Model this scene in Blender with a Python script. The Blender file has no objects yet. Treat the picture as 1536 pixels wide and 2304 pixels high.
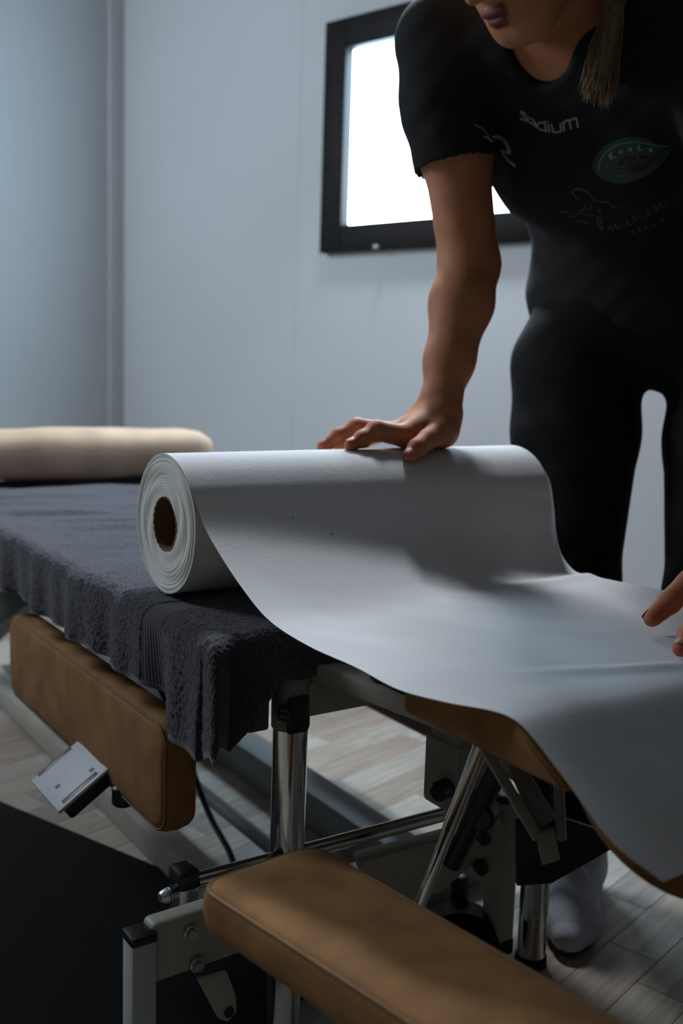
import bpy, bmesh, math, random
import numpy as np
from mathutils import Vector, Matrix
from mathutils.bvhtree import BVHTree

# ------------------------------------------------------------------ scene, camera, light
scene = bpy.context.scene
COL = scene.collection
random.seed(7)
rng = np.random.default_rng(7)
PI = math.pi

CAM_POS = Vector((0.0, 0.0, 0.775))
CR = Vector((0.8318, -0.5541, 0.0318))     # camera right
CD = Vector((-0.0529, -0.1362, -0.9893))   # camera down
CF = Vector((0.5525, 0.8212, -0.1426))     # camera forward
cam_data = bpy.data.cameras.new('camera')
cam = bpy.data.objects.new('camera', cam_data)
COL.objects.link(cam)
cam.matrix_world = Matrix(((CR.x, -CD.x, -CF.x, CAM_POS.x),
                           (CR.y, -CD.y, -CF.y, CAM_POS.y),
                           (CR.z, -CD.z, -CF.z, CAM_POS.z),
                           (0, 0, 0, 1)))
cam_data.sensor_fit = 'VERTICAL'
cam_data.sensor_height = 36.0
cam_data.sensor_width = 24.0
cam_data.lens = 36.0 * 2327.0 / 2304.0
cam_data.clip_start = 0.02
cam_data.dof.use_dof = True
cam_data.dof.focus_distance = 1.08
cam_data.dof.aperture_fstop = 4.0
scene.camera = cam

scene.view_settings.view_transform = 'Standard'
scene.view_settings.look = 'None'
scene.view_settings.exposure = 0.0
scene.view_settings.gamma = 1.0
scene.view_settings.use_curve_mapping = False

world = bpy.data.worlds.new('world')
scene.world = world
world.use_nodes = True
bg = world.node_tree.nodes['Background']
bg.inputs[0].default_value = (0.6, 0.75, 1.0, 1)
bg.inputs[1].default_value = 0.3

# room frame: NV points at the window wall, TV along it towards the far corner
NV = Vector((0.9662, 0.2578, 0.0))
TV = Vector((-0.2578, 0.9662, 0.0))
def room(n, t, z):
    return NV * n + TV * t + Vector((0, 0, z))
ROOM_ROT = math.atan2(NV.y, NV.x)
N1, T1, CEIL = 2.145, 2.874, 2.45
N0, T0 = -1.9, -2.3

def area_light(name, loc, target, size, size_y, power, color, spread=180):
    d = bpy.data.lights.new(name, 'AREA')
    d.shape = 'RECTANGLE'; d.size = size; d.size_y = size_y
    d.energy = power; d.color = color; d.spread = math.radians(spread)
    o = bpy.data.objects.new(name, d)
    COL.objects.link(o)
    o.location = loc
    o.rotation_euler = (Vector(target) - Vector(loc)).to_track_quat('-Z', 'Y').to_euler()
    return o
# ceiling lamp above the window behind the person, and a weak warm lamp in the unseen room
def point_light(name, loc, radius, power, color):
    d = bpy.data.lights.new(name, 'POINT'); d.shadow_soft_size = radius; d.energy = power; d.color = color
    o = bpy.data.objects.new(name, d); COL.objects.link(o); o.location = loc
    return o
area_light('ceiling_lamp_light', (1.34, 2.01, 2.12), (0.50, 0.95, 0.50), 0.24, 0.24, 20, (0.86, 0.92, 1.0), 140)
area_light('side_fill_light', room(0.25, 2.82, 1.75), room(1.2, 1.2, 1.10), 0.7, 0.7, 34, (0.80, 0.89, 1.0))  # added unseen fill that brightens the window wall and the arm's left side
area_light('rear_lamp_light', room(-1.2, -0.4, 2.38), room(-0.4, 0.6, 0), 0.5, 0.5, 1.0, (1.0, 0.80, 0.55))

# ------------------------------------------------------------------ materials
def new_mat(name):
    m = bpy.data.materials.new(name); m.use_nodes = True
    nt = m.node_tree
    b = nt.nodes['Principled BSDF']
    return m, nt, b
def mat(name, col, rough=0.6, metal=0.0, var=0.0, vscale=8.0, bump=0.0, bscale=200.0, spec=0.5, sheen=0.0, coord='Object', dist=0.001):
    m, nt, b = new_mat(name)
    b.inputs['Roughness'].default_value = rough
    b.inputs['Metallic'].default_value = metal
    b.inputs['Specular IOR Level'].default_value = spec
    if sheen: b.inputs['Sheen Weight'].default_value = sheen
    b.inputs['Base Color'].default_value = (*col, 1)
    tc = nt.nodes.new('ShaderNodeTexCoord')
    if var > 0:
        n = nt.nodes.new('ShaderNodeTexNoise'); n.inputs['Scale'].default_value = vscale; n.inputs['Detail'].default_value = 6
        r = nt.nodes.new('ShaderNodeValToRGB')
        r.color_ramp.elements[0].position = 0.3; r.color_ramp.elements[1].position = 0.7
        r.color_ramp.elements[0].color = (*[c * (1 - var) for c in col], 1)
        r.color_ramp.elements[1].color = (*[min(1, c * (1 + var)) for c in col], 1)
        nt.links.new(tc.outputs[coord], n.inputs['Vector']); nt.links.new(n.outputs['Fac'], r.inputs['Fac'])
        nt.links.new(r.outputs['Color'], b.inputs['Base Color'])
    if bump > 0:
        n2 = nt.nodes.new('ShaderNodeTexNoise'); n2.inputs['Scale'].default_value = bscale; n2.inputs['Detail'].default_value = 4
        bp = nt.nodes.new('ShaderNodeBump'); bp.inputs['Strength'].default_value = bump; bp.inputs['Distance'].default_value = dist
        nt.links.new(tc.outputs[coord], n2.inputs['Vector']); nt.links.new(n2.outputs['Fac'], bp.inputs['Height'])
        nt.links.new(bp.outputs['Normal'], b.inputs['Normal'])
    return m

M = {}
M['wall'] = mat('painted_wall', (0.69, 0.72, 0.745), 0.75, var=0.02, vscale=3, bump=0.1, bscale=60)
M['wall_unseen'] = mat('dark_wall_paint', (0.10, 0.10, 0.10), 0.8, var=0.02)
M['ceiling'] = mat('ceiling_paint', (0.2, 0.2, 0.2), 0.9, var=0.02)
M['frame'] = mat('window_frame_dark', (0.010, 0.009, 0.009), 0.6, spec=0.2, var=0.2, vscale=20)
M['floor_base'] = mat('floor_joint', (0.10, 0.085, 0.07), 0.6, var=0.3)
M['leather'] = mat('tan_nubuck', (0.27, 0.135, 0.050), 0.75, var=0.22, vscale=22, bump=0.35, bscale=450, spec=0.15, sheen=0.03)
M['leather_light'] = mat('pale_tan_nubuck', (0.52, 0.37, 0.265), 0.75, var=0.16, vscale=12, bump=0.3, bscale=300, spec=0.15)
M['leather_dark'] = mat('brown_leather', (0.10, 0.03, 0.02), 0.6, var=0.2, vscale=20, bump=0.2)
M['thread'] = mat('tan_piping', (0.21, 0.105, 0.040), 0.8, var=0.2, vscale=60, bump=0.4, bscale=700)
M['beige_metal'] = mat('beige_powder_coat', (0.36, 0.35, 0.29), 0.5, var=0.08, vscale=15, bump=0.15, bscale=600)
M['grey_metal'] = mat('grey_powder_coat', (0.20, 0.205, 0.20), 0.5, var=0.08, vscale=15, bump=0.15, bscale=600)
M['rail_dark'] = mat('dark_grey_powder_coat', (0.07, 0.07, 0.068), 0.55, var=0.08, vscale=15, bump=0.15, bscale=600)
M['white_metal'] = mat('white_plate_paint', (0.46, 0.48, 0.50), 0.5, var=0.06, vscale=30)
M['chrome'] = mat('chrome', (0.62, 0.62, 0.62), 0.14, metal=1.0, var=0.06, vscale=40)
M['steel'] = mat('zinc_bolt', (0.5, 0.5, 0.5), 0.35, metal=1.0, var=0.1, vscale=80)
M['black_plastic'] = mat('black_plastic', (0.008, 0.008, 0.009), 0.35, var=0.2, vscale=30)
M['rubber'] = mat('black_rubber', (0.006, 0.006, 0.006), 0.8, var=0.2, vscale=50, bump=0.3, bscale=300, spec=0.15)
M['pad_dark'] = mat('dark_padding', (0.02, 0.018, 0.018), 0.7, var=0.2)
M['cardboard'] = mat('cardboard_core', (0.20, 0.115, 0.05), 0.85, var=0.12, vscale=60, bump=0.3, bscale=300)
M['shirt'] = mat('black_jersey', (0.018, 0.018, 0.0185), 0.85, var=0.15, vscale=30, bump=0.3, bscale=1200, spec=0.1)
M['pants'] = mat('black_trousers', (0.012, 0.0122, 0.0128), 0.9, var=0.15, vscale=30, bump=0.3, bscale=900, spec=0.08)
M['print_white'] = mat('white_print', (0.30, 0.30, 0.32), 0.6, var=0.1, vscale=90)
M['print_thin'] = mat('grey_print', (0.10, 0.10, 0.105), 0.6, var=0.1, vscale=90)
M['print_green'] = mat('green_print', (0.006, 0.05, 0.018), 0.6, var=0.1, vscale=60)
M['print_red'] = mat('red_print', (0.07, 0.010, 0.012), 0.6, var=0.1, vscale=60)
M['print_dark'] = mat('dark_print', (0.006, 0.005, 0.006), 0.6, var=0.1, vscale=60)
M['sock'] = mat('white_sock_knit', (0.55, 0.56, 0.60), 0.9, var=0.08, vscale=40, bump=0.5, bscale=400)
M['sole'] = mat('dark_sock_sole', (0.015, 0.015, 0.016), 0.9, var=0.2, vscale=40, bump=0.5, bscale=400)
M['hair_tie'] = mat('hair_tie_cord', (0.16, 0.14, 0.09), 0.6, var=0.2, vscale=120)
M['nail'] = mat('fingernail', (0.46, 0.19, 0.12), 0.5, var=0.05, vscale=90)
M['eye'] = mat('eyeball', (0.22, 0.19, 0.16), 0.25, var=0.05)

def hair_mat():
    m, nt, b = new_mat('blond_hair')
    tc = nt.nodes.new('ShaderNodeTexCoord'); n = nt.nodes.new('ShaderNodeTexNoise'); n.inputs['Scale'].default_value = 130
    r = nt.nodes.new('ShaderNodeValToRGB')
    r.color_ramp.elements[0].color = (0.14, 0.09, 0.04, 1); r.color_ramp.elements[1].color = (0.36, 0.26, 0.14, 1)
    nt.links.new(tc.outputs['Object'], n.inputs['Vector']); nt.links.new(n.outputs['Fac'], r.inputs['Fac'])
    nt.links.new(r.outputs['Color'], b.inputs['Base Color'])
    b.inputs['Roughness'].default_value = 0.6
    b.inputs['Specular IOR Level'].default_value = 0.25
    return m
M['hair'] = hair_mat()

def skin_mat():
    m, nt, b = new_mat('skin')
    tc = nt.nodes.new('ShaderNodeTexCoord')
    n = nt.nodes.new('ShaderNodeTexNoise'); n.inputs['Scale'].default_value = 35; n.inputs['Detail'].default_value = 5
    r = nt.nodes.new('ShaderNodeValToRGB')
    r.color_ramp.elements[0].position = 0.3; r.color_ramp.elements[1].position = 0.72
    r.color_ramp.elements[0].color = (0.42, 0.165, 0.075, 1); r.color_ramp.elements[1].color = (0.50, 0.215, 0.105, 1)
    nt.links.new(tc.outputs['Object'], n.inputs['Vector']); nt.links.new(n.outputs['Fac'], r.inputs['Fac'])
    at = nt.nodes.new('ShaderNodeAttribute'); at.attribute_name = 'blush'
    mx = nt.nodes.new('ShaderNodeMixRGB'); mx.inputs['Color2'].default_value = (0.46, 0.10, 0.06, 1)
    nt.links.new(at.outputs['Fac'], mx.inputs['Fac']); nt.links.new(r.outputs['Color'], mx.inputs['Color1'])
    al = nt.nodes.new('ShaderNodeAttribute'); al.attribute_name = 'lip'
    mx2 = nt.nodes.new('ShaderNodeMixRGB'); mx2.inputs['Color2'].default_value = (0.17, 0.04, 0.04, 1)
    nt.links.new(al.outputs['Fac'], mx2.inputs['Fac']); nt.links.new(mx.outputs['Color'], mx2.inputs['Color1'])
    nt.links.new(mx2.outputs['Color'], b.inputs['Base Color'])
    b.inputs['Roughness'].default_value = 0.62
    b.inputs['Specular IOR Level'].default_value = 0.3
    b.inputs['Subsurface Weight'].default_value = 0.12
    b.inputs['Subsurface Radius'].default_value = (1.0, 0.35, 0.2)
    b.inputs['Subsurface Scale'].default_value = 0.008
    v = nt.nodes.new('ShaderNodeTexVoronoi'); v.inputs['Scale'].default_value = 700
    bp = nt.nodes.new('ShaderNodeBump'); bp.inputs['Strength'].default_value = 0.12; bp.inputs['Distance'].default_value = 0.0006
    nt.links.new(tc.outputs['Object'], v.inputs['Vector']); nt.links.new(v.outputs['Distance'], bp.inputs['Height'])
    nt.links.new(bp.outputs['Normal'], b.inputs['Normal'])
    return m
M['skin'] = skin_mat()

def paper_mat():
    m, nt, b = new_mat('couch_paper')
    tc = nt.nodes.new('ShaderNodeTexCoord')
    b.inputs['Base Color'].default_value = (0.74, 0.745, 0.75, 1)
    b.inputs['Roughness'].default_value = 0.8
    b.inputs['Specular IOR Level'].default_value = 0.25
    n = nt.nodes.new('ShaderNodeTexNoise'); n.inputs['Scale'].default_value = 260; n.inputs['Detail'].default_value = 6
    n2 = nt.nodes.new('ShaderNodeTexNoise'); n2.inputs['Scale'].default_value = 28; n2.inputs['Detail'].default_value = 3
    ad = nt.nodes.new('ShaderNodeMath'); ad.operation = 'MULTIPLY_ADD'; ad.inputs[1].default_value = 2.0
    bp = nt.nodes.new('ShaderNodeBump'); bp.inputs['Strength'].default_value = 0.22; bp.inputs['Distance'].default_value = 0.0012
    nt.links.new(tc.outputs['Object'], n.inputs['Vector']); nt.links.new(tc.outputs['Object'], n2.inputs['Vector'])
    nt.links.new(n2.outputs['Fac'], ad.inputs[0]); nt.links.new(n.outputs['Fac'], ad.inputs[2])
    nt.links.new(ad.outputs[0], bp.inputs['Height']); nt.links.new(bp.outputs['Normal'], b.inputs['Normal'])
    out = nt.nodes['Material Output']
    tr = nt.nodes.new('ShaderNodeBsdfTranslucent'); tr.inputs['Color'].default_value = (0.7, 0.72, 0.75, 1)
    mx = nt.nodes.new('ShaderNodeMixShader'); mx.inputs['Fac'].default_value = 0.12
    nt.links.new(b.outputs[0], mx.inputs[1]); nt.links.new(tr.outputs[0], mx.inputs[2]); nt.links.new(mx.outputs[0], out.inputs['Surface'])
    return m
M['paper'] = paper_mat()
M['paper_roll'] = mat('rolled_paper_edge', (0.76, 0.765, 0.70), 0.85, var=0.04, vscale=30, bump=0.4, bscale=500)

def towel_mat(name, c0, c1, loops):
    m, nt, b = new_mat(name)
    tc = nt.nodes.new('ShaderNodeTexCoord')
    n = nt.nodes.new('ShaderNodeTexNoise'); n.inputs['Scale'].default_value = 420 if loops else 900; n.inputs['Detail'].default_value = 3
    r = nt.nodes.new('ShaderNodeValToRGB')
    r.color_ramp.elements[0].position = 0.3; r.color_ramp.elements[1].position = 0.7
    r.color_ramp.elements[0].color = (*c0, 1); r.color_ramp.elements[1].color = (*c1, 1)
    nt.links.new(tc.outputs['Object'], n.inputs['Vector']); nt.links.new(n.outputs['Fac'], r.inputs['Fac'])
    nt.links.new(r.outputs['Color'], b.inputs['Base Color'])
    b.inputs['Roughness'].default_value = 0.95; b.inputs['Specular IOR Level'].default_value = 0.1
    b.inputs['Sheen Weight'].default_value = 0.35; b.inputs['Sheen Roughness'].default_value = 0.5
    n3 = nt.nodes.new('ShaderNodeTexNoise'); n3.inputs['Scale'].default_value = 520; n3.inputs['Detail'].default_value = 2; n3.inputs['Distortion'].default_value = 1.5
    bp = nt.nodes.new('ShaderNodeBump'); bp.inputs['Strength'].default_value = 0.8; bp.inputs['Distance'].default_value = 0.0025 if loops else 0.0008
    nt.links.new(tc.outputs['Object'], n3.inputs['Vector']); nt.links.new(n3.outputs['Fac'], bp.inputs['Height'])
    nt.links.new(bp.outputs['Normal'], b.inputs['Normal'])
    return m
M['towel'] = towel_mat('terry_towel', (0.015, 0.014, 0.019), (0.068, 0.062, 0.088), True)
M['towel_band'] = towel_mat('towel_woven_band', (0.045, 0.043, 0.053), (0.065, 0.062, 0.076), False)

def plank_mats():
    out = []
    cols = [(0.45, 0.39, 0.315), (0.37, 0.30, 0.235), (0.50, 0.47, 0.42), (0.34, 0.31, 0.275), (0.42, 0.335, 0.265), (0.48, 0.43, 0.36)]
    for i, c in enumerate(cols):
        m, nt, b = new_mat('plank_wood_%s' % 'abcdef'[i])
        tc = nt.nodes.new('ShaderNodeTexCoord'); mp = nt.nodes.new('ShaderNodeMapping'); mp.inputs['Scale'].default_value = (3, 40, 40)
        n = nt.nodes.new('ShaderNodeTexNoise'); n.inputs['Scale'].default_value = 2.2; n.inputs['Detail'].default_value = 8; n.inputs['Distortion'].default_value = 0.8
        r = nt.nodes.new('ShaderNodeValToRGB')
        r.color_ramp.elements[0].position = 0.28; r.color_ramp.elements[1].position = 0.75
        r.color_ramp.elements[0].color = (*[x * 0.66 for x in c], 1); r.color_ramp.elements[1].color = (*[min(1, x * 1.2) for x in c], 1)
        nt.links.new(tc.outputs['Object'], mp.inputs['Vector']); nt.links.new(mp.outputs['Vector'], n.inputs['Vector'])
        nt.links.new(n.outputs['Fac'], r.inputs['Fac']); nt.links.new(r.outputs['Color'], b.inputs['Base Color'])
        b.inputs['Roughness'].default_value = 0.42
        out.append(m)
    return out
PLANKS = plank_mats()

def emit_mat(name, col, strength):
    m, nt, b = new_mat(name)
    b.inputs['Base Color'].default_value = (0.8, 0.8, 0.8, 1)
    b.inputs['Emission Color'].default_value = (*col, 1)
    b.inputs['Emission Strength'].default_value = strength
    b.inputs['Roughness'].default_value = 0.3
    return m
M['pane'] = emit_mat('frosted_window_daylight', (0.58, 0.81, 1.0), 28.0)

# ------------------------------------------------------------------ mesh helpers
def obj(name, verts, faces, material, parent=None, smooth=True, sharp=35, mats=None, fmat=None):
    me = bpy.data.meshes.new(name)
    me.from_pydata([tuple(v) for v in verts], [], [tuple(f) for f in faces])
    return finish(name, me, material, parent, smooth, sharp, mats, fmat)
def finish(name, me, material, parent=None, smooth=True, sharp=35, mats=None, fmat=None):
    for mm in (mats or [material]): me.materials.append(mm)
    if fmat is not None: me.polygons.foreach_set('material_index', np.asarray(fmat, dtype=np.int32))
    if smooth:
        me.shade_smooth()
        if sharp: me.set_sharp_from_angle(angle=math.radians(sharp))
    me.update()
    o = bpy.data.objects.new(name, me)
    COL.objects.link(o)
    if parent:
        o.parent = parent
        o.matrix_parent_inverse = wm(parent).inverted()
    return o
def wm(o):
    m = o.matrix_basis.copy()
    return wm(o.parent) @ o.matrix_parent_inverse @ m if o.parent else m
def empty(name, loc, label=None, cat=None, parent=None, group=None):
    o = bpy.data.objects.new(name, None); COL.objects.link(o)
    o.empty_display_size = 0.05
    o.location = loc
    if parent:
        o.parent = parent; o.matrix_parent_inverse = wm(parent).inverted()
    if label: o['label'] = label
    if cat: o['category'] = cat
    if group: o['group'] = group
    return o
def tag(o, label=None, cat=None, kind=None):
    if label: o['label'] = label
    if cat: o['category'] = cat
    if kind: o['kind'] = kind
    return o

class MB:
    """collects simple solids into one mesh"""
    def __init__(s): s.v = []; s.f = []
    def add(s, v, f):
        o = len(s.v); s.v += [tuple(x) for x in v]; s.f += [tuple(i + o for i in q) for q in f]
    def bm(s, bm):
        bm.verts.ensure_lookup_table(); bm.verts.index_update()
        s.add([v.co for v in bm.verts], [[v.index for v in f.verts] for f in bm.faces]); bm.free()
    def box(s, c, size, axes=None, bevel=0.0015, seg=2):
        """axes: three unit vectors (columns)"""
        bm = bmesh.new(); bmesh.ops.create_cube(bm, size=1.0)
        for v in bm.verts: v.co = Vector((v.co.x * size[0], v.co.y * size[1], v.co.z * size[2]))
        if bevel > 0:
            bmesh.ops.bevel(bm, geom=list(bm.edges), offset=bevel, segments=seg, profile=0.5, affect='EDGES')
        R = Matrix(axes).transposed().to_3x3() if axes else Matrix.Identity(3)
        for v in bm.verts: v.co = R @ v.co + Vector(c)
        s.bm(bm); return s
    def bar(s, p0, p1, w, h, up=(0, 0, 1), bevel=0.002, seg=2):
        p0, p1 = Vector(p0), Vector(p1); d = p1 - p0; L = d.length; d.normalize()
        side = d.cross(Vector(up))
        if side.length < 1e-4: side = d.cross(Vector((1, 0, 0)))
        side.normalize(); u = side.cross(d)
        return s.box((p0 + p1) / 2, (L, w, h), (d, side, u), bevel, seg)
    def cyl(s, p0, p1, r, r1=None, n=20, cap=True, chamfer=0.0):
        p0, p1 = Vector(p0), Vector(p1); d = (p1 - p0); L = d.length; d.normalize(); r1 = r if r1 is None else r1
        a = d.orthogonal().normalized(); b = d.cross(a)
        prof = [(0, r), (L, r1)] if chamfer <= 0 else [(0, r - chamfer), (chamfer, r), (L - chamfer, r1), (L, r1 - chamfer)]
        v = []; f = []
        for (x, rr) in prof:
            for k in range(n):
                t = 2 * PI * k / n; v.append(p0 + d * x + a * (rr * math.cos(t)) + b * (rr * math.sin(t)))
        for j in range(len(prof) - 1):
            for k in range(n):
                f.append((j * n + k, j * n + (k + 1) % n, (j + 1) * n + (k + 1) % n, (j + 1) * n + k))
        if cap: f.append(tuple(reversed(range(n)))); f.append(tuple(range((len(prof) - 1) * n, len(prof) * n)))
        s.add(v, f); return s
    def tube(s, pts, r, n=10, closed=False, cap=True):
        pts = [Vector(p) for p in pts]; N = len(pts); v = []; f = []
        ref = None
        for i, p in enumerate(pts):
            if closed: t = pts[(i + 1) % N] - pts[i - 1]
            else: t = pts[min(i + 1, N - 1)] - pts[max(i - 1, 0)]
            t.normalize()
            if ref is None: ref = t.orthogonal().normalized()
            a = (ref - t * ref.dot(t)).normalized(); b = t.cross(a); ref = a
            rr = r[i] if isinstance(r, (list, tuple, np.ndarray)) else r
            for k in range(n):
                q = 2 * PI * k / n; v.append(p + a * (rr * math.cos(q)) + b * (rr * math.sin(q)))
        for i in range(N if closed else N - 1):
            j = (i + 1) % N
            for k in range(n): f.append((i * n + k, i * n + (k + 1) % n, j * n + (k + 1) % n, j * n + k))
        if cap and not closed: f.append(tuple(reversed(range(n)))); f.append(tuple(range((N - 1) * n, N * n)))
        s.add(v, f); return s
    def prism(s, poly, axis, thick, bevel=0.0):
        """poly: 3D points of a planar outline, extruded along axis by thick (centred)"""
        a = Vector(axis).normalized(); n = len(poly)
        bm = bmesh.new()
        vs = [bm.verts.new(Vector(p) - a * thick / 2) for p in poly]
        fc = bm.faces.new(vs)
        r = bmesh.ops.extrude_face_region(bm, geom=[fc])
        bmesh.ops.translate(bm, verts=[e for e in r['geom'] if isinstance(e, bmesh.types.BMVert)], vec=a * thick)
        bmesh.ops.recalc_face_normals(bm, faces=bm.faces)
        if bevel > 0: bmesh.ops.bevel(bm, geom=list(bm.edges), offset=bevel, segments=2, profile=0.5, affect='EDGES')
        s.bm(bm); return s
    def build(s, name, material, parent=None, smooth=True, sharp=35):
        return obj(name, s.v, s.f, material, parent, smooth, sharp)

def vnoise(x, y, seed=0):
    """smooth value noise on arrays"""
    xi = np.floor(x).astype(np.int64); yi = np.floor(y).astype(np.int64); fx = x - xi; fy = y - yi
    fx = fx * fx * (3 - 2 * fx); fy = fy * fy * (3 - 2 * fy)
    def h(a, b):
        n = (a * 374761393 + b * 668265263 + seed * 144665) & 0x7fffffff
        n = ((n ^ (n >> 13)) * 1274126177) & 0x7fffffff
        return ((n ^ (n >> 16)) & 0xffff) / 65535.0
    return (h(xi, yi) * (1 - fx) + h(xi + 1, yi) * fx) * (1 - fy) + (h(xi, yi + 1) * (1 - fx) + h(xi + 1, yi + 1) * fx) * fy

def grid_faces(nu, nv):
    i = np.arange((nu - 1) * (nv - 1)); a = (i // (nv - 1)) * nv + i % (nv - 1)
    return np.stack([a, a + nv, a + nv + 1, a + 1], 1)
def np_mesh(name, V, F):
    """fast mesh from arrays; F is (n,4)"""
    me = bpy.data.meshes.new(name)
    me.vertices.add(len(V)); me.vertices.foreach_set('co', np.asarray(V, dtype=np.float32).ravel())
    me.loops.add(F.size); me.loops.foreach_set('vertex_index', np.asarray(F, dtype=np.int32).ravel())
    me.polygons.add(len(F)); me.polygons.foreach_set('loop_start', np.arange(0, F.size, F.shape[1], dtype=np.int32))
    me.update(calc_edges=True); me.validate()
    return me
def grid_normals(P):
    du = np.gradient(P, axis=0); dv = np.gradient(P, axis=1)
    n = np.cross(du, dv); return n / (np.linalg.norm(n, axis=2, keepdims=True) + 1e-12)

def cushion(name, origin, ax, ay, az, L, W, T, rc, parent, material=None, pipe=True, crown=0.004, edge=0.010, pipe_r=0.0019, taper=0.0):
    """upholstered pad: origin = centre of its underside, ax length, ay width, az up"""
    material = material or M['leather']
    origin, ax, ay, az = Vector(origin), Vector(ax).normalized(), Vector(ay).normalized(), Vector(az).normalized()
    def tp_(x, y): return (y + W / 2) * (1 - taper * max(0, x / L + 0.5)) - W / 2
    def outline(ins, n=10):
        pts = []; r = max(rc - ins, 0.004); hx, hy = L / 2 - ins, W / 2 - ins
        for (cx, cy, a0) in ((hx - r, hy - r, 0), (-hx + r, hy - r, 90), (-hx + r, -hy + r, 180), (hx - r, -hy + r, 270)):
            for k in range(n + 1):
                a = math.radians(a0 + 90 * k / n); pts.append((cx + r * math.cos(a), cy + r * math.sin(a)))
        out = []
        for i in range(len(pts)):
            p, q = pts[i], pts[(i + 1) % len(pts)]
            out.append(p)
            d = math.hypot(q[0] - p[0], q[1] - p[1]); m = int(d / 0.03)
            if m > 1: out += [(p[0] + (q[0] - p[0]) * j / m, p[1] + (q[1] - p[1]) * j / m) for j in range(1, m)]
        return out
    # full-resolution outline scaled inwards for the other rings so that rings match
    base = outline(0.0); n = len(base)
    nrm = []
    for i in range(n):
        p, q = base[i - 1], base[(i + 1) % n]; tx, ty = q[0] - p[0], q[1] - p[1]; l = math.hypot(tx, ty); nrm.append((ty / l, -tx / l))
    def ring(ins):
        m = min(L, W) / 2
        if ins < rc * 0.9: return [(b[0] - a[0] * ins, b[1] - a[1] * ins) for a, b in zip(nrm, base)]
        sx, sy = (L / 2 - ins) / (L / 2), (W / 2 - ins) / (W / 2)
        return [(b[0] * sx, b[1] * sy) for b in base]
    e = edge
    levels = [(0.012, 0.0), (0.004, 0.0015), (0.0008, 0.006), (-0.0015, T * 0.45), (-0.0005, T - e * 0.9), (0.0012, T - e * 0.42), (0.0032, T - e * 0.2), (0.0046, T - e * 0.24), (0.0062, T - e * 0.02), (0.012, T + crown * 0.35), (0.026, T + crown * 0.8), (min(W, L) * 0.36, T + crown), (min(W, L) * 0.47, T + crown)]
    v = []; f = []
    for k, (ins, z) in enumerate(levels):
        for i, (x, y) in enumerate(ring(ins)):
            w = 0.0007 * math.sin(x * 70 + y * 43 + k) if k in (3, 4, 9, 10, 11) else 0
            v.append(origin + ax * x + ay * tp_(x, y) + az * (z + w))
    for k in range(len(levels) - 1):
        for i in range(n): f.append((k * n + i, k * n + (i + 1) % n, (k + 1) * n + (i + 1) % n, (k + 1) * n + i))
    f.append(tuple(reversed(range(n)))); f.append(tuple(range((len(levels) - 1) * n, len(levels) * n)))
    o = obj(name, v, f, material, parent, True, 60)
    if pipe:
        pts = [origin + ax * x + ay * tp_(x, y) + az * (T - e * 0.22) for x, y in ring(0.0035)]
        mb = MB(); mb.tube(pts, pipe_r, 8, closed=True)
        mb.build('piping', M['thread'], o, True, 0)
    return o

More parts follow.
